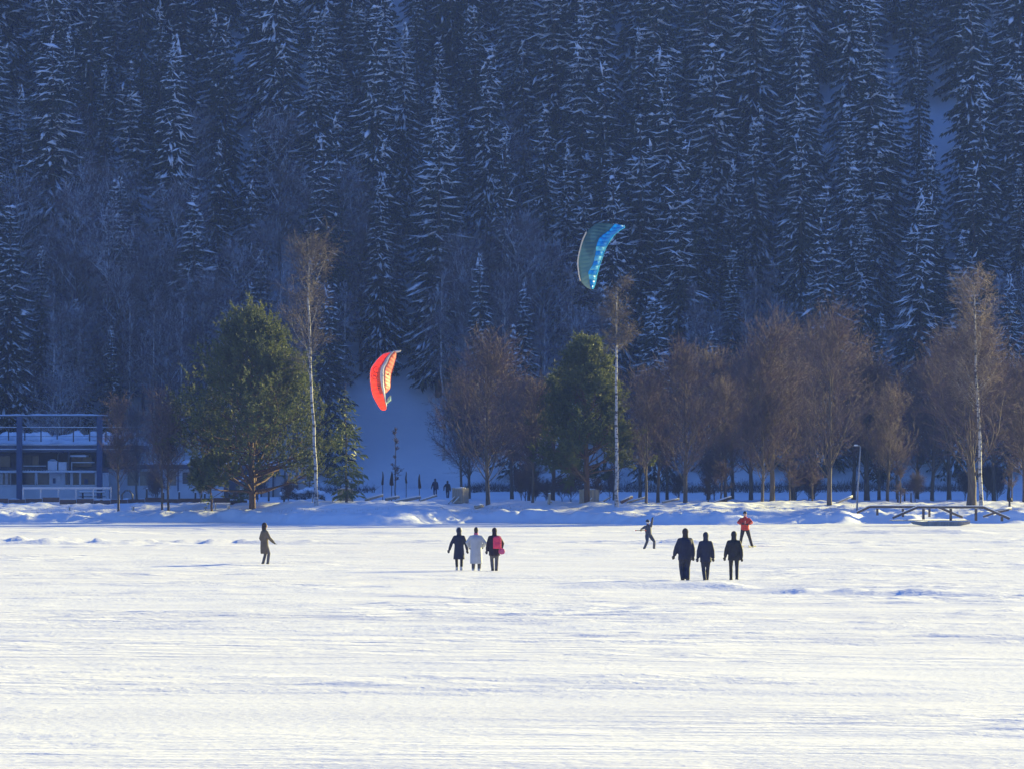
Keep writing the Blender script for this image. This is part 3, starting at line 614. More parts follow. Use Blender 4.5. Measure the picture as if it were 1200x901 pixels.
def person(px, py, D, H, rz, label, o, group=None):
    """o: hands/feet targets in units of a 1.75 m body, clothing"""
    k = H / 1.75; x = X(px, D); root = thing('person', label, 'person', (x, D, gz(x, D) - .06), rz, group); root.scale = (k, k, k)
    V = Vector; lean = o.get('lean', (0, 0)); w = o.get('w', 1.)
    pel = V((0, 0, .93 - o.get('crouch', 0))); che = pel + V((lean[0], lean[1], .40)); nec = che + V((lean[0] * .4, lean[1] * .4, .14)); hd = nec + V((lean[0] * .3 + o.get('hx', 0), lean[1] * .3 + .02 + o.get('hy', 0), .165))
    sh = {s: che + V((.168 * s * w, 0, .055)) for s in (-1, 1)}; hip = {s: pel + V((.095 * s, 0, -.02)) for s in (-1, 1)}
    hn = {s: V(o['hand'][s]) for s in (-1, 1)}; ft = {s: V(o['foot'][s]) for s in (-1, 1)}
    el = {}; wr = {}; kn = {}; an = {}
    for s in (-1, 1):
        el[s], wr[s] = ik(sh[s], hn[s], .29, .26, V((s * .5, -.8, -.1)) if not o.get('elbow') else V((s * o['elbow'], -.3, -.2)))
        kn[s], an[s] = ik(hip[s], ft[s] + V((0, 0, .09)), .42, .43, V((s * .12, 1, 0)))
    b = MB()
    b.tube([pel - V((0, 0, .08)), pel, pel + V((0, 0, .14)), che, che + V((0, 0, .09)), nec], [(.13, .095), (.155, .105), (.125, .09), (.15 * w, .10), (.13 * w, .08), (.055, .055)], 12)
    b.tube([nec - V((0, 0, .05)), hd - V((0, .01, .05))], .052, 10)
    b.ball(hd, (.076, .094, .112), 14, 10); b.ball(hd + V((0, .045, -.065)), (.05, .05, .045)); b.ball(hd + V((0, .098, -.012)), (.013, .02, .024), 8, 6)
    b.ball(hd + V((0, .082, -.052)), (.024, .012, .008), 8, 6)
    for s in (-1, 1):
        b.ball(hd + V((s * .078, 0, -.01)), (.010, .02, .03), 8, 6)
        b.tube([sh[s], el[s], wr[s]], [.052, .042, .027], 8); b.tube([hip[s] + V((0, 0, .04)), kn[s], kn[s] + (an[s] - kn[s]) * .35, an[s]], [.085, .055, .056, .038], 10)
        f = V((s * .12, .18, 0)); b.tube([an[s], an[s] + V((0, .02, -.05)), an[s] + f * .75 + V((0, 0, -.07))], [.038, .04, .03], 8)
        hand(b, wr[s], (wr[s] - el[s]) if not o.get('hd') else V(o['hd'][s]), V((0, 1, 0)) if abs((wr[s] - el[s]).normalized().y) < .8 else V((0, 0, 1)))
    b.build('body', M['skin'], root, remesh=.013)
    if o.get('face'):
        for s in (-1, 1): MB().ball(hd + V((s * .031, .087, .008)), (.012, .008, .008), 8, 6).build('eye', M['ink'] if 0 else M['hair'], root, True)
    # coat
    hz = o.get('hem', .80); fl = o.get('flare', 0.); cw = w * o.get('bulk', 1.); c = MB()
    hz0 = V((lean[0] * -.1, 0, hz)); mid = pel * .6 + hz0 * .4
    c.tube([hz0, mid, pel + V((0, 0, .10)), che - V((0, 0, .05)), che + V((0, 0, .06)), che + V((0, 0, .105)), nec + V((0, 0, .0)), nec + V((0, 0, .05))],
           [((.185 + fl) * cw, (.135 + fl * .6) * cw), ((.182 + fl * .4) * cw, .14 * cw), (.17 * cw, .13 * cw), (.19 * cw, .14 * cw), (.172 * cw, .12 * cw), (.125 * cw, .10), (.088, .08), (.07, .075)], 16)
    for s in (-1, 1):
        c.ball(sh[s] + V((-s * .01, 0, 0)), (.068 * cw, .075 * cw, .066), 10, 8)
        c.tube([sh[s] + V((0, 0, .01)), sh[s] * .5 + el[s] * .5, el[s], el[s] * .4 + wr[s] * .6, wr[s] * 1.08 - el[s] * .08], [.066 * cw, .066 * cw, .062 * cw, .058 * cw, .052], 10)
    coat = c.build('coat', M[o['coat']], root, remesh=.02)
    if o.get('collar'):
        MB().tube([nec - V((0, 0, .02)), nec + V((0, -.005, .05)), nec + V((0, -.01, .09))], [.085, .088, .07], 12).build('collar', M[o['collar']], root, True)
    t = MB(); tw = o.get('legw', 1.)
    t.tube([pel - V((0, 0, .10)), pel - V((0, 0, .02)), pel + V((0, 0, .08))], [(.165, .12), (.175, .125), (.16, .115)], 12)
    for s in (-1, 1):
        t.tube([hip[s] + V((0, 0, .02)), hip[s] * .5 + kn[s] * .5, kn[s], kn[s] * .5 + an[s] * .5, an[s] + V((0, 0, .0))], [.105 * tw, .092 * tw, .072 * tw, .070 * tw, .060 * tw], 10)
    t.build('trousers', M[o['legs']], root, remesh=.02)
    for s in (-1, 1):
        f = V((s * .06, .2, 0)); q = MB(); q.tube([an[s] + V((0, 0, .12 if o.get('tall') else .06)), an[s], an[s] + V((0, 0, -.05))], [.066 * max(tw, .9), .062, .058], 10)
        q.tube([an[s] + V((0, -.05, -.055)), an[s] + f * .5 + V((0, 0, -.055)), an[s] + f * .95 + V((0, 0, -.065))], [.045, .052, .034], 10); q.build('boot', M[o.get('boots', 'boot')], root, remesh=.014)
    for s in (-1, 1):
        if o.get('gloves', True):
            q = MB(); hand(q, wr[s], (wr[s] - el[s]) if not o.get('hd') else V(o['hd'][s]), V((0, 1, 0)) if abs((wr[s] - el[s]).normalized().y) < .8 else V((0, 0, 1)), .006); q.build('glove', M[o.get('glovem', 'boot')], root, remesh=.012)
    hk = o.get('head', 'hood')
    if hk == 'hood':
        q = MB(); q.ball(hd + V((0, -.022, .005)), (.106, .114, .126), 14, 10); q.tube([hd + V((0, -.03, .02)), nec + V((0, -.02, .06)), nec + V((0, -.01, -.02))], [(.098, .10), (.092, .095), (.10, .095)], 14)
        q.build('hood', M[o.get('headm', o['coat'])], root, remesh=.016)
    elif hk == 'hat':
        q = MB(); q.ball(hd + V((0, -.012, .035)), (.090, .104, .100), 14, 10); q.build('hat', M[o.get('headm', 'black')], root, True)
    elif hk == 'hair':
        q = MB(); q.ball(hd + V((0, -.018, .022)), (.090, .100, .112), 14, 10); q.tube([hd + V((0, -.04, 0)), hd + V((0, -.055, -.10)), hd + V((.02, -.05, -.17))], [(.085, .07), (.07, .05), (.03, .03)], 12); q.build('hair', M['hair'], root, remesh=.016)
    elif hk == 'helmet':
        q = MB(); q.ball(hd + V((0, -.01, .03)), (.105, .118, .115), 14, 10); q.build('helmet', M[o.get('headm', 'black')], root, True)
    if o.get('extra'): o['extra'](root, hd, nec)
    root['_hands'] = 0; del root['_hands']
    return root, {s: root.matrix_basis @ (wr[s] + (wr[s] - el[s]).normalized() * .08) for s in (-1, 1)}
V3 = Vector
def fur(root, hd, nec): 
    q = MB(); q.tube([hd + Vector((.105 * math.cos(a), .055, .135 * math.sin(a))) for a in np.linspace(-.6, math.pi + .6, 14)], .018, 6); q.build('fur_trim', M['white'], root, True)
person(310, 661, 203.5, 1.72, R(-62), 'person alone at the left in a long khaki coat and dark brown hood', dict(hand={-1: (-.26, .10, .90), 1: (.24, .30, .96)}, foot={-1: (-.10, -.02, 0), 1: (.10, .10, 0)}, coat='khaki', hem=.50, bulk=1.14, flare=-.01, legs='grey', headm='brown', legw=.95))
person(538, 667, 192.5, 1.66, R(4), 'woman in a dark knee-length coat and pale boots, leftmost of the three women', dict(hand={-1: (-.44, .02, .74), 1: (.36, .05, .76)}, foot={-1: (-.07, .16, 0), 1: (.09, -.10, 0)}, coat='navy', hem=.50, bulk=1.08, flare=.03, legs='black', legw=.88, boots='paleboot', tall=True, elbow=.8, extra=fur))
person(558, 667, 192.0, 1.68, R(-3), 'person in a long pale grey puffer coat between two darkly dressed women', dict(hand={-1: (-.26, .18, .98), 1: (.26, .18, 1.0)}, foot={-1: (-.11, .05, 0), 1: (.12, -.02, 0)}, coat='pale', hem=.34, bulk=1.30, flare=.0, legs='grey', boots='paleboot', elbow=.6, head='hair', collar='mauve', legw=1.1))
person(579.5, 668, 191.2, 1.66, R(6), 'woman in a dark hooded coat with a pink backpack, rightmost of the three women', dict(hand={-1: (-.31, .06, .76), 1: (.27, .10, .90)}, foot={-1: (-.06, .10, 0), 1: (.07, -.04, 0)}, coat='plum', hem=.66, bulk=1.24, flare=.0, legs='grey', legw=1.05, elbow=.7))
person(803, 679, 175.4, 1.84, R(12), 'tall heavy walker in a dark navy parka, left one of the three walkers', dict(hand={-1: (-.37, .10, .80), 1: (.28, -.04, .74)}, foot={-1: (-.07, .04, 0), 1: (.06, -.08, 0)}, coat='navy', hem=.72, bulk=1.32, legs='navy', legw=1.22, head='hair' if 0 else 'hood', headm='brown', elbow=.8))
person(827, 680, 174.6, 1.70, R(2), 'slim walker in a dark navy jacket, middle one of the three walkers', dict(hand={-1: (-.31, -.06, .74), 1: (.29, .10, .74)}, foot={-1: (-.04, -.06, 0), 1: (.06, .22, 0)}, coat='navy', hem=.70, bulk=1.12, legs='navy', legw=1.0, headm='navy', elbow=.7))
person(860, 680, 174.4, 1.72, R(-2), 'walker in a black jacket, right one of the three walkers', dict(hand={-1: (-.33, .12, .76), 1: (.28, -.06, .78)}, foot={-1: (-.10, .18, 0), 1: (.10, -.20, 0)}, coat='black', hem=.74, bulk=1.16, legs='black', legw=.92, headm='black', elbow=.8))
_, hr = person(873, 640, 250.0, 1.80, R(178), 'kite skier in a red orange jacket, legs apart, facing the lake', dict(hand={-1: (-.14, .34, 1.16), 1: (.14, .34, 1.18)}, foot={-1: (-.34, -.05, 0), 1: (.24, .10, 0)}, coat='red', hem=.86, bulk=1.16, legs='brown', legw=1.05, head='hat', headm='black', face=True, elbow=1.5, lean=(0, -.03)))
_, hb_ = person(760, 643, 243.0, 1.56, R(205), 'kite rider in a grey suit leaning back with one arm raised', dict(hand={-1: (-.10, .30, 1.76), 1: (.56, .22, 1.08)}, foot={-1: (-.30, .05, 0), 1: (.32, .12, 0)}, coat='greyblue', hem=.80, bulk=1.05, legs='greyblue', legw=1.08, head='helmet', headm='black', lean=(-.02, -.10), hy=-.02, crouch=.14, face=True, extra=lambda r, hd, nec: MB().tube([hd + Vector((-.10, .03, .0)), hd + Vector((-.06, .10, -.04)), hd + Vector((.06, .10, -.04)), hd + Vector((.10, .03, .0))], [.02, .035, .035, .02], 8).build('face_guard', M['white'], r, True)))
person(510, 584, 466., 1.66, R(10), 'distant person in dark clothes walking beside the plank box towards the snow run', dict(hand={-1: (-.36, .05, .80), 1: (.30, .05, .76)}, foot={-1: (-.06, .14, 0), 1: (.09, -.14, 0)}, coat='navy', hem=.74, bulk=1.15, legs='navy', elbow=.8))
person(524.5, 583, 462., 1.62, R(-5), 'distant person in dark clothes half hidden by the plank box', dict(hand={-1: (-.36, .05, .90), 1: (.30, .05, .76)}, foot={-1: (-.06, .1, 0), 1: (.09, -.1, 0)}, coat='black', hem=.80, bulk=1.1, legs='black', elbow=.9))
# bags
def soft(c, s, vox=.02): return MB().ball(c, s, 16, 12)
x0 = X(579.5, 191.2); zg = gz(x0, 191.2)
bp = thing('backpack', 'pink backpack on the back of the rightmost woman', 'backpack', (x0 + .10, 191.2 - .24, zg + .78), R(6))
q = MB(); q.box((0, 0, .26), (.30, .14, .42)); q.ball((0, 0, .46), (.145, .07, .06)); q.ball((0, -.05, .16), (.13, .07, .10)); q.build('bag', M['pink'], bp, remesh=.02)
q = MB(); q.box((0, -.085, .16), (.22, .04, .16)); q.build('pocket', M['pink'], bp)
for s in (-1, 1): MB().tube([(s * .09, .07, .46), (s * .11, .14, .50), (s * .12, .20, .44)], .018, 6).build('strap', M['mauve'], bp, True)
sb = thing('shoulder_bag', 'small mauve pink bag hanging at the hip below the pink backpack', 'bag', (x0 + .27, 191.2 - .20, zg + .60), R(6))
q = MB(); q.ball((0, 0, .13), (.13, .055, .125)); q.box((0, 0, .12), (.22, .07, .16)); q.build('pouch', M['mauve'], sb, remesh=.02)
MB().tube([(-.08, .02, .22), (-.10, .05, .40), (-.14, .10, .55)], .010, 6).build('strap', M['mauve'], sb, True)
def control_bar(c, rz, label):
    t = thing('control_bar', label, 'kite bar', c, rz); MB().tube([(-.24, 0, 0), (.24, 0, 0)], .016, 8).build('grip', M['black'], t, True)
    for s in (-1, 1): MB().ball((s * .26, 0, 0), (.03, .03, .03)).build('float', M['red'], t, True)
    MB().tube([(0, 0, 0), (0, .0, .16)], .008, 6).build('depower_line', M['white'], t)
control_bar((hr[1] + hr[-1]) / 2 + Vector((0, 0, 0)), 0, 'kite control bar held before the chest of the red-jacketed skier')
control_bar(hb_[1], .5, 'kite control bar in the outstretched hand of the grey kite rider')
def skis(px, D, dxs, label, m, L=1.7, rz=.2):
    for i, (dx, dy) in enumerate(dxs):
        t = thing('ski', label[i], 'ski', (X(px, D) + dx, D + dy, gz(X(px, D) + dx, D + dy) + .015), rz); q = MB()
        q.tube([(0, -L / 2, .0), (0, -L * .2, 0), (0, L * .35, 0), (0, L * .5, .03), (0, L * .56, .10)], [(.045, .008), (.04, .012), (.045, .01), (.04, .006), (.02, .004)], 8); q.build('board', m, t)
        MB().box((0, 0, .03), (.06, .30, .03)).build('binding', M['black'], t)
skis(873, 250.0, [(-.24, -.12), (.36, .0)], ['dark ski under the left foot of the red-jacketed skier', 'dark ski under the right foot of the red-jacketed skier'], M['black'], rz=R(165))

# ------------------------------------------------------------------ kites
def curve(pts, ts):
    pts = np.array(pts, float); d = np.r_[0, np.cumsum(np.hypot(*np.diff(pts, axis=0).T))]; d /= d[-1]
    # smooth by sampling a Catmull-Rom style spline
    out = []
    for t in ts:
        i = min(np.searchsorted(d, t, 'right') - 1, len(pts) - 2); f = (t - d[i]) / (d[i + 1] - d[i]); p0, p1, p2, p3 = pts[max(i - 1, 0)], pts[i], pts[i + 1], pts[min(i + 2, len(pts) - 1)]
        out.append(.5 * ((2 * p1) + (p2 - p0) * f + (2 * p0 - 5 * p1 + 4 * p2 - p3) * f * f + (3 * p1 - p0 - 3 * p2 + p3) * f ** 3))
    return np.array(out)
def kskin(name, A, B, yA, yB, Dk, mat_, parent, org, cells=14, bulge=.06, thick=.03, nrm=-1, sub=5):
    """ribbed cloth panel between two edge curves (photo pixels at distance Dk) with depth yA/yB along them"""
    n = cells * sub + 1; ts = np.linspace(0, 1, n); a = curve(A, ts); b = curve(B, ts); m = 7; q = MB(); grid = []
    for i in range(n):
        cell = abs(math.sin(math.pi * i / sub)); ya = np.interp(ts[i], np.linspace(0, 1, len(yA)), yA); yb = np.interp(ts[i], np.linspace(0, 1, len(yB)), yB)
        for j in range(m):
            f = j / (m - 1); p = a[i] * (1 - f) + b[i] * f; y = ya * (1 - f) + yb * f + nrm * (bulge * cell + .10) * math.sin(math.pi * f)
            grid.append(Vector((X(p[0], Dk), Dk + y, Z(p[1], Dk))) - org)
    q.v = [tuple(g) for g in grid] + [tuple(g + Vector((0, thick * -nrm, 0))) for g in grid]; N = n * m
    for i in range(n - 1):
        for j in range(m - 1):
            v = i * m + j; q.f += [(v, v + 1, v + 1 + m, v + m), (N + v + m, N + v + m + 1, N + v + 1, N + v)]
    for i in range(n - 1):
        for j in (0, m - 1):
            v = i * m + j; q.f.append((v, v + m, N + v + m, N + v))
    for j in range(m - 1):
        for i in (0, n - 1):
            v = i * m + j; q.f.append((v, v + 1, N + v + 1, N + v))
    return q.build(name, mat_, parent, True)
def seam(name, P, y, Dk, r, mat_, parent, org, n=24):
    c = curve(P, np.linspace(0, 1, n)); return MB().tube([Vector((X(p[0], Dk), Dk + y, Z(p[1], Dk))) - org for p in c], r, 6).build(name, mat_, parent, True)
def off(pts, ox, oy, s=1.): return [(ox + x / s, oy + y / s) for x, y in pts]
Dk = 250.; org = at(447, 447, Dk)
ko = tag(link('kite', None, None, org), 'orange red foil kite with a white stripe in front of the hillside', 'kite')
OA = off([(36, 13), (30, 14.5), (24, 19), (16, 29), (13.5, 36), (13.5, 48), (16, 62), (21, 72), (26, 79.5), (31, 80.5)], 420, 400)
OB = off([(38, 13.5), (34, 18), (30, 25), (26.5, 32), (25.5, 40), (26.5, 50), (29, 60), (31, 68), (32.5, 74), (33, 79)], 420, 400)
OB2 = off([(43, 11.5), (38, 17), (34.5, 25), (31, 32), (30.5, 40), (30.5, 50), (31.5, 60), (32, 68), (33.5, 74)], 420, 400)
OC = off([(44.5, 15), (43.5, 22), (41, 31), (38.5, 40), (37.8, 48), (37.2, 55), (32, 60.5)], 420, 400)
kskin('canopy', OA, OB, [.5, .8, .9, .8, .5], [-.1, -.3, -.35, -.3, -.1], Dk, M['kite_orange'], ko, org, 16, .07)
kskin('stripe', OB, OB2, [-.12, -.31, -.36, -.31, -.12], [-.1, -.28, -.3, -.28, -.1], Dk, M['kite_white'], ko, org, 16, .03)
kskin('underside', OB2[:7], OC, [-.1, -.26, -.3, -.27, -.2], [.3, .5, .6, .5, .2], Dk, M['kite_pink'], ko, org, 12, .04)
kskin('wing_tip', off([(38, 12.6), (44, 11), (50, 10.5)], 420, 400), off([(40, 14.6), (45, 13.6), (49, 12.8)], 420, 400), [-.1, 0, .1], [0, .1, .15], Dk, M['kite_white'], ko, org, 3, .02)
kskin('tip_flap', off([(32.6, 70), (35, 65.5), (38, 63)], 420, 400), off([(33, 74), (36, 71.5), (38.3, 69.5)], 420, 400), [-.1, -.05, 0], [-.05, 0, .1], Dk, M['mint'], ko, org, 3, .02)
seam('edge_tape', OA[:6], .5, Dk, .014, M['kite_white'], ko, org)
# round emblem and short lettering on the orange cloth
def pxy(x, y, d=-.32): return Vector((X(420 + x, Dk), Dk + d, Z(400 + y, Dk))) - org
def emblem(cx, cy, r, strokes, d0):
    q = MB(); q.tube([pxy(cx + r * math.cos(a), cy + r * math.sin(a), d0 + .05 * math.cos(a) * -1) for a in np.linspace(0, 2 * math.pi, 20)], .016, 5)
    for st_ in strokes: q.tube([pxy(cx + a, cy + b, d0) for a, b in st_], .018, 5)
    q.build('emblem', M['ink'], ko, True)
emblem(19.2, 40.5, 3.9, [[(-1.2, 2), (-1.2, -2)], [(-1.2, -2), (1, -1.6), (1, 0), (-1.2, 0)], [(0, 0), (1.4, 2)]], -.02)
emblem(21, 33.5, 3.5, [[(-1.8, 1), (-.6, -1.4), (.6, 1), (1.8, -1.4)]], -.02)
q = MB()
for yy in (52, 54.5): q.tube([pxy(22.5, yy, -.20), pxy(25, yy + .4, -.30)], .014, 5)
q.tube([pxy(34.4, 38.6, -.25), pxy(35.6, 39.6, -.25)], .05, 6); q.build('print', M['ink'], ko, True)

Dk = 240.; org = at(704, 300, Dk)
kb = tag(link('kite', None, None, org), 'blue and teal foil kite above the straight white birch', 'kite')
f9 = 9.01
BA = off([(240, 150), (212, 178), (160, 290), (122, 430), (113, 520), (125, 640), (140, 710), (200, 775), (240, 800)], 665, 250, f9)
BM = off([(330, 85), (245, 150), (215, 280)], 665, 250, f9)
BB = off([(500, 118), (430, 195), (340, 262), (300, 360), (296, 410), (265, 545), (222, 620), (225, 680), (240, 770), (256, 802)], 665, 250, f9)
BC = off([(600, 125), (610, 150), (560, 180), (500, 230), (435, 320), (395, 395), (370, 470), (340, 560), (312, 660), (295, 750), (270, 804)], 665, 250, f9)
TA = off([(330, 95), (300, 110), (240, 155), (205, 190), (160, 290), (125, 430), (113, 520), (125, 640), (140, 710), (200, 775), (250, 802)], 665, 250, f9)
TB = off([(500, 116), (470, 150), (430, 200), (345, 268), (303, 360), (296, 410), (265, 545), (222, 620), (228, 680), (240, 770), (258, 803)], 665, 250, f9)
kskin('canopy', TA, TB, [.3, .8, 1.0, .9, .5], [0, -.3, -.4, -.3, -.1], Dk, M['kite_teal'], kb, org, 18, .05)
BB = [(500, 116), (430, 190), (340, 262), (302, 360), (298, 410), (266, 545), (222, 620), (225, 680), (240, 770), (258, 803)]
BBc = off(BB, 665, 250, f9); cells = 15; ts_ = np.linspace(0, 1, cells + 1)
fa = curve(BBc, np.linspace(0, 1, 61)); fb = curve(BC, np.linspace(0, 1, 61))
def sub(c, i): return [tuple(p) for p in c[i * 4:(i + 1) * 4 + 1]]
for i in range(cells):
    mt = M['kite_highlight'] if i in (6, 8, 10, 12) else M['kite_blue']; ya = -.42 * math.sin(math.pi * (i + .5) / cells) - .02; dy = .015 * (i % 2)  # every other lower cell carries the painted highlight
    kskin('cell', sub(fa, i), sub(fb, i), [ya + dy, ya + dy], [ya + .35, ya + .35], Dk, mt, kb, org, 1, .09, sub=4)
seam('edge_tape', TA[3:9], .62, Dk, .035, M['cream'], kb, org)
seam('trailing_tape', BC, -.05, Dk, .012, M['kite_highlight'], kb, org)

# ------------------------------------------------------------------ terraced building at the left
Db = 438.
def P(px, py, D=Db): return at(px, py, D)
bld = thing('building', 'two-storey terraced lakeside building with a railed snowy deck and blue pillars', 'building', (X(60, Db), Db, gz(X(60, Db), Db)))
bo = bld.location.copy()
def pbox(name, px0, px1, py0, py1, D0, D1, m, parent, o_, snow_top=0):
    a = at(px0, py0, D0); b = at(px1, py1, D0); c = (a + b) / 2; return MB().box(((c.x - o_.x), (D0 + D1) / 2 - o_.y, c.z - o_.z), (abs(b.x - a.x), D1 - D0, abs(a.z - b.z))).build(name, m, parent)
def lumps(name, px0, px1, py, D0, D1, h, m, parent, o_, seed=1, step=.45):
    """uneven snow lying on a flat top"""
    a = at(px0, py, D0); b = at(px1, py, D0); nx = max(3, int((b.x - a.x) / step)); ny = max(3, int((D1 - D0) / step)); xs_ = np.linspace(a.x, b.x, nx); ys_ = np.linspace(D0, D1, ny); xx, yy = np.meshgrid(xs_, ys_)
    e = np.minimum(1, np.minimum(np.minimum(xx - a.x, b.x - xx), np.minimum(yy - D0, D1 - yy)) / .25); zz = h * (.25 + .75 * np.clip(e, 0, 1)) * (.8 + .45 * fbm(xx / .9, yy / .9, 3, seed)) * (e >= 0)
    Vt = np.stack([xx - o_.x, yy - o_.y, zz + a.z - o_.z], -1).reshape(-1, 3); Vb = Vt.copy(); Vb[:, 2] = a.z - o_.z + .004; i = np.arange(nx - 1)[None] + nx * np.arange(ny - 1)[:, None]; Q = np.stack([i, i + 1, i + 1 + nx, i + nx], -1).reshape(-1, 4)
    ed = []; N = nx * ny
    for k in range(nx - 1): ed += [(k, k + 1, N + k + 1, N + k), (N - nx + k, N - nx + k + 1, 2 * N - nx + k + 1, 2 * N - nx + k)]
    for k in range(ny - 1): ed += [(k * nx, (k + 1) * nx, N + (k + 1) * nx, N + k * nx), (k * nx + nx - 1, (k + 1) * nx + nx - 1, N + (k + 1) * nx + nx - 1, N + k * nx + nx - 1)]
    return link(name, mesh_np(name, np.concatenate([Vt, Vb]), np.concatenate([Q, np.array(ed)]), m), parent)
# lower storey wall with openings between piers
pbox('wall', -40, 127, 567.5, 590, Db, Db + .3, M['wall'], bld, bo)
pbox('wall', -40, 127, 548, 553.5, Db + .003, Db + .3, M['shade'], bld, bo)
for a, b in [(-40, -8), (13, 25), (58.5, 76), (83, 85), (112, 127)]:
    pbox('pier', a, b, 553.5, 567.5, Db + .006, Db + .3, M['wall'] if a not in (13,) else M['darkwood'], bld, bo)
for a, b in [(-8, 13), (25, 41.5), (43.5, 58.5), (76, 83), (85, 93.5), (94.5, 112)]:
    w_ = pbox('window', a, b, 553.5, 567.5, Db + .16, Db + .20, M['glass'] if a != -8 else M['kite_white'] if 0 else M['glass'], bld, bo)
    for fx in (a + .25, b - .25): pbox('frame', fx - .5, fx + .5, 553.6, 567.4, Db + .05, Db + .15, M['frame'], w_, bo)
    pbox('sill', a, b, 567.6, 568.6, Db - .12, Db - .004, M['frame'], w_, bo)
# curtains behind the leftmost window, hung proud
for a in (-5, 0, 6): pbox('curtain', a, a + 3.4, 554, 567, Db + .12, Db + .15, M['kite_white'], bld, bo)
pbox('canopy', -40, 112, 551.6, 553.2, Db - 1.6, Db - .01, M['frame'], bld, bo)
lumps('canopy_snow', -40, 112, 551.6, Db - 1.6, Db - .02, .10, M['snow'], bld, bo, 3)
# recessed upper storey under the deck
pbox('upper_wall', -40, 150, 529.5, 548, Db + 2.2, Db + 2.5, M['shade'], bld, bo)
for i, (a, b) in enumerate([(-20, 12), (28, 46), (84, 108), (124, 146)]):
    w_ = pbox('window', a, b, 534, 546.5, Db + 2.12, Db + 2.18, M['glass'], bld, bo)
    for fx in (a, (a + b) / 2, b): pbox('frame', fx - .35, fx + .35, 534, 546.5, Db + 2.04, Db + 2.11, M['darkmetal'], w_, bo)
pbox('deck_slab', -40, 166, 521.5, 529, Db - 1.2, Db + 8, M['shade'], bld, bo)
pbox('fascia', -40, 166, 525.4, 526.6, Db - 1.26, Db - 1.203, M['frame'], bld, bo)
lumps('deck_snow', -40, 166, 521.4, Db - 1.1, Db + 8, .38, M['snow'], bld, bo, 5)
lumps('deck_drift', -40, 160, 519, Db + 3, Db + 8, .8, M['snow'], bld, bo, 6, .35)
rail = MB().bar(P(-40, 501) - bo, P(165, 501) - bo, .06); rail.bar(P(-40, 511) - bo, P(165, 511) - bo, .03); rail.build('handrail', M['darkmetal'], bld)
MB().bar(P(-40, 500.2) - bo, P(165, 500.2) - bo, .07, .05).build('rail_snow', M['snow'], bld)
for px in range(-28, 166, 19): pbox('rail_post', px - .7, px + .7, 501.5, 521.6, Db - .04, Db + .04, M['darkmetal'], bld, bo)
for px in (22.5, 116.5):
    pbox('pillar', px - 3.2, px + 3.2, 487.5, 588, Db - 1.9, Db - 1.4, M['bluemetal'], bld, bo)
pbox('roof_beam', -40, 127, 486.8, 488.2, Db - 1.75, Db - 1.5, M['darkmetal'], bld, bo)
lumps('beam_snow', -40, 127, 486.8, Db - 1.8, Db - 1.45, .16, M['snow'], bld, bo, 7, .12)
pbox('pillar', 79, 81.5, 529.2, 566, Db - 1.3, Db - 1.1, M['darkmetal'], bld, bo)
# signs, crates and snow ledges that clutter the recessed storey
pbox('ledge', 82, 101, 533.4, 535, Db - .9, Db + 1.9, M['frame'], bld, bo); lumps('ledge_snow', 82, 101, 533.3, Db - .9, Db + 1.9, .16, M['snow'], bld, bo, 17, .3)
pbox('sign_frame', 83.5, 111, 541, 542, Db - .9, Db - .8, M['frame'], bld, bo); pbox('sign_frame', 83.5, 84.6, 542.1, 551, Db - .9, Db - .8, M['frame'], bld, bo)
for i in range(9): pbox('baluster', 28 + i * 3.1, 28.7 + i * 3.1, 546, 551.4, Db - 1.5, Db - 1.44, M['darkmetal'], bld, bo)
pbox('guard_rail', 27, 54, 545.3, 546, Db - 1.5, Db - 1.44, M['frame'], bld, bo)
for a_, b_, c_ in [(62, 65, 560), (66.5, 71, 557), (99, 103, 561)]: pbox('notice_board', a_, b_, c_, c_ + 6, Db - .06, Db - .004 if a_ != 99 else Db + .14, M['bluemetal'] if a_ != 66.5 else M['frame'], bld, bo)
for i, px in enumerate((4, 47, 92)): pbox('icicle_gutter', px, px + 18, 553.3, 553.9, Db - 1.64, Db - 1.58, M['greymetal'], bld, bo)
# snow-covered box and curved pipe on the canopy
pbox('roof_box', 56, 67, 541, 551.2, Db - 1.2, Db - .4, M['wall'], bld, bo); lumps('box_snow', 56, 67, 541, Db - 1.2, Db - .4, .22, M['snow'], bld, bo, 9, .15)
pbox('roof_box', 68.5, 78, 541, 551.2, Db - 1.1, Db - .3, M['frame'], bld, bo)
MB().tube([P(68, 551) - bo, P(68, 533) - bo, P(69, 530) - bo, P(72, 529.4) - bo, P(74, 531) - bo], .03, 6).build('curved_pipe', M['greymetal'], bld, True)
# lower wing to the right
wing = thing('building', 'long low pale wing with tan panels and a snowy roof behind the slender alders', 'building', (X(200, 441), 441, gz(X(200, 441), 441))); wo_ = wing.location.copy(); Dw = 441.
pbox('wall', 127.5, 262, 549, 590, Dw, Dw + 5, M['wall'], wing, wo_)
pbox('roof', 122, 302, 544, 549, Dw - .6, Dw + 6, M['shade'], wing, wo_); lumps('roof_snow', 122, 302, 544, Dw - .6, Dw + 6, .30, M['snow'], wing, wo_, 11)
for a, b, m_ in [(149.5, 162.5, 'woodpanel'), (164, 178, 'woodpanel'), (199, 206.5, 'woodpanel')]: pbox('panel', a, b, 552, 568.5, Dw - .06, Dw - .005, M[m_], wing, wo_)
for a, b in [(181, 186), (214, 226)]:
    w_ = pbox('window', a, b, 553, 566.5, Dw - .05, Dw - .004, M['glass'], wing, wo_); pbox('sill', a - .5, b + .5, 566.7, 567.6, Dw - .18, Dw - .003, M['frame'], w_, wo_)
pbox('drainpipe', 208, 209.4, 549, 575, Dw - .10, Dw - .01, M['bluemetal'], wing, wo_)
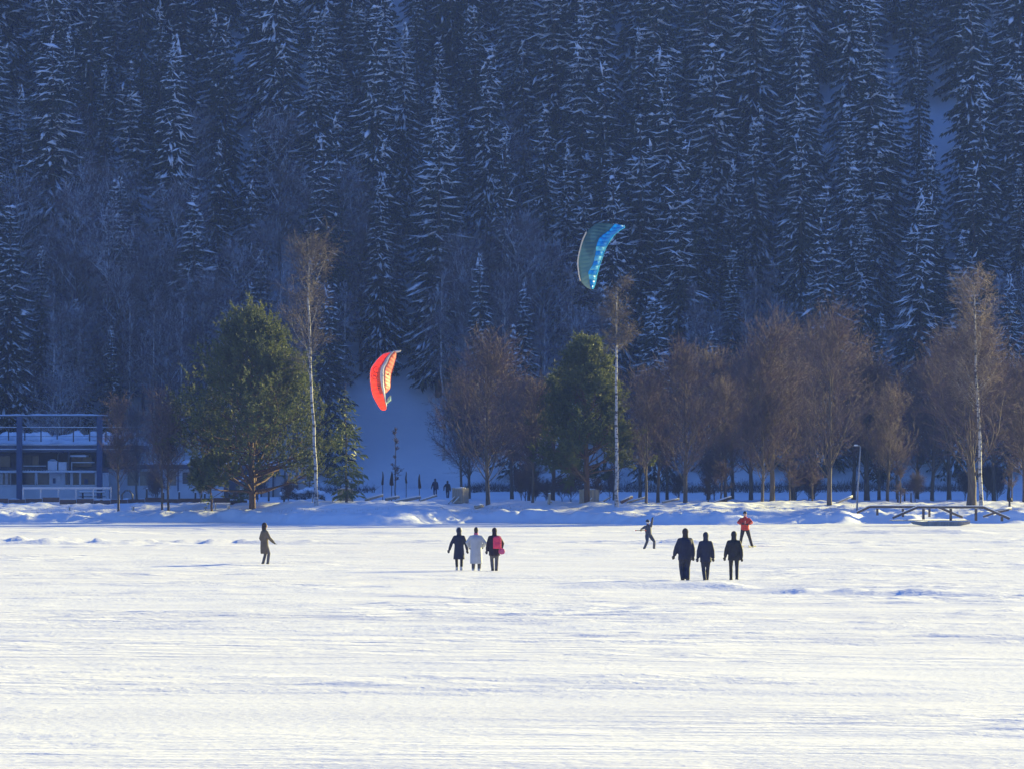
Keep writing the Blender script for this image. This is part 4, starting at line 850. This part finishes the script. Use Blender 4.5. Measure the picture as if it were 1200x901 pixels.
pbox('wall', 262.5, 300, 549.2, 590, Dw + .5, Dw + 5, M['shade'], wing, wo_)
# open shelter behind the big pine
Ds = 424.; sh_ = thing('shelter', 'open timber shelter with a snow roof behind the tall leaning birch', 'shelter', (X(335, Ds), Ds, gz(X(335, Ds), Ds))); so = sh_.location.copy()
for px in (306, 320, 334, 348, 363):
    for dd_ in (Ds, Ds + 3): pbox('post', px - .8, px + .8, 547.2, 582, dd_, dd_ + .14, M['darkwood'], sh_, so)
pbox('roof', 302, 367, 545, 547, Ds - .5, Ds + 3.6, M['darkwood'], sh_, so); lumps('roof_snow', 302, 367, 545, Ds - .5, Ds + 3.6, .42, M['snow'], sh_, so, 13, .35)
pbox('back_panel', 307, 363, 556, 582, Ds + 3.2, Ds + 3.3, M['wall'], sh_, so)
MB().bar(P(306, 557, Ds) - so, P(363, 557, Ds) - so, .07).build('cross_rail', M['darkwood'], sh_)
# small ridged hut
Dh = 428.; hut = thing('hut', 'little snow-roofed hut seen under the broad pine', 'hut', (X(289, Dh), Dh, gz(X(289, Dh), Dh))); ho_ = hut.location.copy(); hx = widen(11, Dh)
zt = Z(557, Dh) - ho_.z; zb = Z(565, Dh) - ho_.z
MB().box((0, .8, zb / 2), (hx * 1.7, 1.6, zb)).build('wall', M['wood'], hut)
for s in (-1, 1): MB().bar((s * hx * 1.05, .8, zb - .02), (0, .8, zt), 1.9, .12).build('roof', M['snow'], hut)

# ------------------------------------------------------------------ fence, posts and small things along the bank
def rail_fence(px0, px1, D, label, tops, step, m='frame', hp=1.05):
    xA, xB = X(px0, D), X(px1, D); t = thing('fence', label, 'fence', ((xA + xB) / 2, D, gz((xA + xB) / 2, D))); o_ = t.location
    n = int(round((px1 - px0) / step)); px = np.linspace(px0, px1, n + 1)
    for p in px:
        x = X(p, D); z0 = gz(x, D); MB().box((x - o_.x, 0, z0 - o_.z + hp / 2 - .1), (.09, .09, hp + .2)).build('post', M[m], t)
    for k, zz in enumerate(tops): MB().bar((xA - o_.x, -.052 - .03, zz), (xB - o_.x, -.052 - .03, zz), .05, .09).build('rail', M[m], t)
    MB().bar((xA - o_.x, -.08, tops[0] + .075), (xB - o_.x, -.08, tops[0] + .075), .09, .055).build('rail_snow', M['snow'], t)
    return t
rail_fence(27, 130, 377, 'white rail fence on the bank below the terraced building', [.98, .22], 20)
for i, (px, h) in enumerate([(172, .85), (191.5, .8), (210, .85), (229, .85), (240, .62), (268, .72), (282, .95), (315, .8), (333, .6)]):
    D_ = 379.; x = X(px, D_); t = thing('wooden_post', 'dark wooden post on the bank, ' + ['leftmost of the row right of the white fence', 'between the two slender alders', 'just right of the two slender alders', 'second left of the knee-crooked low pine', 'short one beside the knee-crooked low pine', 'left of the tallest post by the broad pine', 'tall one just left of the broad pine trunk', 'first right of the broad pine trunk', 'short one before the leaning birch'][i], 'post', (x, D_, gz(x, D_) - .1))
    MB().tube([(0, 0, 0), (0, 0, h * .6), (.01, 0, h + .1)], [.075, .07, .065], 8).build('shaft', M['darkwood'], t, False); MB().ball((.01, 0, h + .11), (.075, .075, .04), 10, 6).build('snow_cap', M['snow'], t, True)
ed = thing('edging', 'low brown board edging along the bank top at the left', 'edging', (X(130, 374), 374, gz(X(130, 374), 374))); eo = ed.location
for i in range(15):
    a = -10 + i * 20; b = a + 19.7; xa, xb = X(a, 374), X(b, 374); za = gz(xa, 374); MB().box(((xa + xb) / 2 - eo.x, .01 * (i % 2), za - eo.z + .12 + .01 * (i % 3)), (xb - xa, .06, .34)).build('board', M['redwood'], ed)
for i, (px, h, w_) in enumerate([(81, .38, .16), (155, .40, .30), (252, .58, .14), (267, .42, .28), (340, .24, .12), (366, .60, .12)]):
    D_ = 368.5; x = X(px, D_); t = thing('marker_stake', 'small sunlit white stake ' + ['below the white rail fence', 'between white fence and slender alders', 'beside the trunk of the knee-crooked low pine', 'right of the knee-crooked low pine', 'tiny one between the broad pine and the leaning birch', 'against the left side of the leaning birch'][i], 'stake', (x, D_, gz(x, D_) - .05))
    MB().box((0, 0, h / 2), (w_ * .5, .05, h)).build('stake', M['frame'], t); MB().box((w_ * .35, -.01, h * .42), (w_ * .4, .04, h * .7), ry=.1).build('plate', M['woodlit'], t)
# picnic bench left
t = thing('picnic_table', 'dark picnic table behind the white rail fence', 'table', (X(108, 385), 385, gz(X(108, 385), 385)))
MB().box((0, 0, .74), (1.9, .75, .05)).build('table_top', M['darkwood'], t); MB().box((0, 0, .80), (1.86, .7, .07)).build('snow_cover', M['snow'], t)
for s in (-1, 1):
    MB().box((0, s * .68, .44), (1.9, .26, .05)).build('seat', M['darkwood'], t)
    for q_ in (-1, 1): MB().bar((s * .7, q_ * .62, 0), (s * .7, q_ * .22, .715), .08).build('leg', M['darkwood'], t)
# dark arched rack
t = thing('arched_rack', 'dark arched rack beside the thin alder, right of the white fence', 'rack', (X(149, 376), 376, gz(X(149, 376), 376)))
for k in range(3): MB().tube([(-.4, k * .25, 0), (-.38, k * .25, .6), (-.15, k * .25, .88), (.15, k * .25, .9), (.38, k * .25, .62), (.4, k * .25, 0)], .04, 6).build('hoop', M['darkmetal'], t, True)
MB().bar((0, -.03, .93), (0, .55, .93), .05).build('top_bar', M['darkmetal'], t)
# snow-capped hedge behind the leaning birch
x = X(355, 400); t = thing('snowy_hedge', 'snow-capped dark hedge behind the foot of the leaning birch', 'hedge', (x, 400, gz(x, 400)))
rs = np.random.RandomState(3); K = 2500; bx = rs.uniform(-1.7, 1.7, K); by = rs.uniform(-.6, .6, K); bz_ = rs.uniform(0, .85, K) * (1 - (bx / 1.9) ** 4); P0 = np.stack([bx, by, bz_], -1); P1 = P0 + rs.normal(size=(K, 3)) * .13
v, f = cones(P0, P1, .015); link('twigs', mesh_np('twigs', v, f, M['brush'], False), t)
q = MB()
for i in range(9): q.ball((-1.5 + i * .37, rs.uniform(-.2, .2), .80 + rs.uniform(-.12, .12) - (abs(i - 4) / 4) ** 4 * .25), (.34, .5, .15 + rs.uniform(0, .08)), 12, 8)
q.build('snow_cap', M['snow'], t, remesh=.05)
# folded parasols on poles
for i, (px, w_, top, bot, pl) in enumerate([(448.5, 2.6, 553, 568, 594), (459, 4.6, 553, 568.5, 594), (476, 2.2, 553, 566, 592), (491.5, 3.4, 556, 572, 590)]):
    D_ = 371. + i * .8; x = X(px, D_); g_ = gz(x, D_); t = thing('folded_parasol', 'dark folded parasol on a pole, ' + ['next to the small slender spruce', 'second from the left', 'third from the left', 'nearest the distant walkers'][i], 'parasol', (x, D_, g_))
    MB().tube([(0, 0, -.1), (0, 0, Z(top - 1, D_) - g_)], .028, 8).build('pole', M['darkwood'], t)
    r = widen(w_, D_) / 2; zt, zb = Z(top, D_) - g_, Z(bot, D_) - g_; q = MB(); n = 10; k = 14
    for a in range(n + 1):
        f = a / n; rr = r * (.25 + .75 * f ** .7) * (1 if f < .93 else .8)
        for j in range(k):
            th = 2 * math.pi * j / k; r2 = rr * (1 + .18 * (-1) ** j) ; q.v.append((r2 * math.cos(th) + .02 * math.sin(f * 5 + i), r2 * math.sin(th), zt + (zb - zt) * f))
    for a in range(n):
        for j in range(k): q.f.append((a * k + j, a * k + (j + 1) % k, (a + 1) * k + (j + 1) % k, (a + 1) * k + j))
    q.f.append(tuple(range(k))); q.f.append(tuple(n * k + j for j in range(k))[::-1]); q.build('cover', M['brown'], t, True)
# weathered plank boxes with leaning planks
def plank_box(px0, px1, py0, D, label, seed, leans):
    rs = random.Random(seed); x = X((px0 + px1) / 2, D); g_ = gz(x, D); t = thing('plank_box', label, 'wooden box', (x, D, g_ - .05), R(-32)); W = widen(px1 - px0, D) / 1.38; H = Z(py0, D) - g_; n = 7
    for side in range(4):
        for i in range(n):
            u = (i + .5) / n * W - W / 2; w_ = W / n * rs.uniform(.72, .9); h = H * rs.uniform(.93, 1.02)
            c = [(u, -W / 2), (W / 2, u), (u, W / 2), (-W / 2, u)][side]; s = (w_, .035) if side % 2 == 0 else (.035, w_)
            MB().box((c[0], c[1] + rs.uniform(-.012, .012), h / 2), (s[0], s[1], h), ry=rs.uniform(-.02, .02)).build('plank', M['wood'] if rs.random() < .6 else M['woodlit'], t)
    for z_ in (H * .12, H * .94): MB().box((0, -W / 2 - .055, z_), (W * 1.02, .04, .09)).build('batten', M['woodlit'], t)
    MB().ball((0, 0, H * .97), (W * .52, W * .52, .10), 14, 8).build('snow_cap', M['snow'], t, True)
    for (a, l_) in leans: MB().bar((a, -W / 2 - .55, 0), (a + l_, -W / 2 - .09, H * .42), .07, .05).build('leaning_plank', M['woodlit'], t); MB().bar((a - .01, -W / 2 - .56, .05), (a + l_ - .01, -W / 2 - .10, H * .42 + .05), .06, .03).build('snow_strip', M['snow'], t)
plank_box(530, 549, 570.5, 368, 'weathered plank box between the distant walkers and the wide alder', 1, [(-.42, .28), (-.02, .26)])
plank_box(679, 702, 572.5, 368.5, 'weathered plank box behind the trunk of the tall olive green pine', 2, [(.5, .1)])
plank_box(396, 414, 571, 369, 'weathered plank box behind the trunk of the small slender spruce', 3, [(-.45, .28)])
def stake(px, top, D, r, label, m='wood', lean_=0):
    x = X(px, D); g_ = gz(x, D); h = Z(top, D) - g_; t = thing('stake', label, 'stake', (x, D, g_ - .08)); MB().tube([(0, 0, 0), (lean_ * .5, 0, h * .6), (lean_, 0, h + .08)], [r, r * .95, r * .85], 8).build('shaft', M[m], t); MB().ball((lean_, 0, h + .09), (r, r, r * .5), 8, 6).build('snow_cap', M['snow'], t, True)
stake(526, 589, 367, .07, 'short stake at the left foot of the plank box')
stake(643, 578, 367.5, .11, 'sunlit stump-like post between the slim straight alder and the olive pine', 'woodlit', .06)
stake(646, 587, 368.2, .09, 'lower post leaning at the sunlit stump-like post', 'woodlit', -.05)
stake(1015, 566, 398, .16, 'thick dark snag right of the street lamp', 'darkwood')
stake(1052, 574, 378, .07, 'left one of three dark stakes behind the bridge rail', 'darkwood'); stake(1060, 572, 378.5, .07, 'middle one of three dark stakes behind the bridge rail', 'darkwood'); stake(1067.5, 577, 378, .06, 'right one of three dark stakes behind the bridge rail', 'darkwood')
stake(916, 588, 367, .06, 'small stake between the thick alder and the spreading alder')
# snow-covered logs and boards lying on the bank
def log(pa, pb, D, r, label, m='wood', name='log', cat='log'):
    a = at(*pa, D); b = at(*pb, D + .6); c = (a + b) / 2; g_ = gz(c.x, D); lo = min(a.z, b.z); dz = g_ + r - lo; a.z += dz; b.z += dz; t = thing(name, label, cat, (c.x, c.y, g_)); o_ = t.location
    MB().tube([a - o_, (a + b) / 2 - o_ + Vector((0, 0, .02)), b - o_], [r, r * .95, r * .8], 8).build('trunk', M[m], t, True)
    up = Vector((0, 0, r * .75)); MB().tube([a - o_ + up, (a + b) / 2 - o_ + up * 1.1, b - o_ + up], [r * .6, r * .85, r * .5], 8, .8).build('snow_strip', M['snow'], t, True)
log((428, 593), (449, 587), 369.5, .10, 'snow-covered pole rising towards the first folded parasol')
log((452, 592), (468, 589), 370.5, .11, 'short snow-covered log between the folded parasols')
log((462, 595), (493, 589), 368, .12, 'long snow-covered log right of the folded parasols')
log((493, 594), (512, 588), 366, .08, 'thin snow-covered pole left of the plank box')
log((728, 597), (741, 591), 368, .12, 'reddish board with snow, leaning beside the straight white birch', 'redwood')
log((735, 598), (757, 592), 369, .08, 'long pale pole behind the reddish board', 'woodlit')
log((706, 597), (716, 591), 368.5, .07, 'short pole left of the straight white birch')
log((776, 597), (796, 593), 369, .08, 'snow-covered pole left of the thick straight alder')
log((836, 598), (857, 591), 368, .12, 'dark fallen trunk left of the curved leaning alder', 'darkwood')
log((980, 600), (999, 592), 367, .08, 'snow-covered pole left of the street lamp')
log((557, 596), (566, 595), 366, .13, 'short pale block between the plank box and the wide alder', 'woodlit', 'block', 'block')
# street lamp
D_ = 362.; x = X(1004, D_); g_ = gz(x, D_); t = thing('street_lamp', 'tall thin grey street lamp at the left end of the footbridge', 'street lamp', (x, D_, g_)); hl_ = Z(523, D_) - g_
MB().tube([(0, 0, -.1), (.08, 0, hl_ * .4), (.26, 0, hl_)], [.07, .06, .045], 10).build('pole', M['greymetal'], t, True)
MB().tube([(.26, 0, hl_ - .02), (.18, 0, hl_ + .07), (.0, 0, hl_ + .08)], [.03, .03, .025], 8).build('arm', M['greymetal'], t, True)
MB().ball((-.06, 0, hl_ + .06), (.17, .08, .05), 12, 8).build('lamp_head', M['greymetal'], t, True); MB().ball((-.06, 0, hl_ + .10), (.15, .07, .05), 12, 8).build('snow_cap', M['snow'], t, True)
# footbridge
Df = 341.; fo = at(1113, 606, Df); fo.z = gz(fo.x, Df); br = thing('footbridge', 'low wooden footbridge with snow-topped handrails at the right', 'bridge', fo)
def rl(name, pts, D, m, w_, h_, dz=0):
    q = MB()
    for a, b in zip(pts[:-1], pts[1:]): q.bar(at(a[0], a[1], D) - fo + Vector((0, 0, dz)), at(b[0], b[1], D) - fo + Vector((0, 0, dz)), w_, h_)
    q.build(name, m, br)
front = [(1046, 606.5), (1075, 594), (1152, 594), (1183, 607.5)]; backr = [(1004, 600.5), (1019, 593.5), (1075, 593.7), (1100, 594), (1128, 606)]
rl('handrail', front, Df, M['railwood'], .13, .15); rl('rail_snow', front, Df, M['snow'], .12, .045, .10)
rl('handrail', backr, Df + 3, M['railwood'], .13, .15); rl('rail_snow', backr, Df + 3, M['snow'], .12, .045, .10)
rl('handrail', [(1152, 605), (1164, 601), (1182, 597)], Df + 3.2, M['railwood'], .12, .13); rl('rail_snow', [(1152, 605), (1164, 601), (1182, 597)], Df + 3.2, M['snow'], .11, .05, .07)
for px, tp, bt in [(1082, 594.9, 608), (1114, 594.9, 609), (1143.5, 594.9, 609.5), (1174, 604.5, 610)]:
    a = at(px, tp, Df) - fo; b = at(px, bt, Df) - fo; MB().box(((a.x), .0, (a.z + b.z) / 2 - .03), (.17, .14, a.z - b.z - .02)).build('post', M['railwood'], br)
for px, tp, bt in [(1028, 594.7, 603), (1058, 594.9, 605), (1089, 594.9, 605)]:
    a = at(px, tp, Df + 3) - fo; b = at(px, bt, Df + 3) - fo; MB().box((a.x, 3.0, (a.z + b.z) / 2 - .03), (.15, .13, a.z - b.z - .02)).build('post', M['railwood'], br)
a = at(1046, 610, Df); b = at(1137, 610, Df); n = 22
for i in range(n):
    x0_ = a.x + (b.x - a.x) * i / n; MB().box((x0_ + (b.x - a.x) / n / 2 - fo.x, 1.5, a.z - fo.z + .02 + .004 * (i % 3)), ((b.x - a.x) / n * .93, 3.1, .05)).build('deck_plank', M['wood'], br)
q = MB(); c = [(1066, 610.6), (1137, 610.6), (1136, 613.5), (1122, 616), (1100, 617.6), (1084, 616), (1070, 613.8)]
vv = [at(p[0], p[1], Df) - fo for p in c]; q.v = [tuple(v + Vector((0, -.06, 0))) for v in vv] + [tuple(v + Vector((0, .12, 0))) for v in vv]; nn = len(c)
q.f = [tuple(range(nn)), tuple(range(nn, 2 * nn))[::-1]] + [(i, (i + 1) % nn, nn + (i + 1) % nn, nn + i) for i in range(nn)]; q.build('side_beam', M['wood'], br)
lumps('deck_snow', 1062, 1137, 609.4, Df + .15, Df + 2.9, .10, M['snow'], br, fo, 15, .3)
# round-topped post at the right
D_ = 364.; x = X(1183, D_); g_ = gz(x, D_); t = thing('bollard_lamp', 'low post with a dark round top right of the footbridge', 'post', (x, D_, g_ - .05))
MB().tube([(0, 0, 0), (0, 0, .42)], [.09, .07], 8).build('shaft', M['darkwood'], t); MB().ball((0, 0, .55), (.19, .19, .17), 12, 8).build('round_top', M['black'], t, True)
log((1160, 604), (1185, 600), 361, .09, 'snow-covered log just left of the round-topped post')

# ------------------------------------------------------------------ winter haze
hb = MB().box((0, 300, 70), (3200, 2500, 146)).build('haze', None)
hm = bpy.data.materials.new('haze'); hm.use_nodes = True; hn = hm.node_tree; hn.nodes.clear()
pv = hn.nodes.new('ShaderNodeVolumePrincipled'); ho = hn.nodes.new('ShaderNodeOutputMaterial'); hn.links.new(pv.outputs[0], ho.inputs['Volume'])
pv.inputs['Color'].default_value = (.17, .29, 1.0, 1); pv.inputs['Density'].default_value = .00018; pv.inputs['Anisotropy'].default_value = .2
hb.data.materials.clear(); hb.data.materials.append(hm); tag(hb, None, None, kind='stuff')
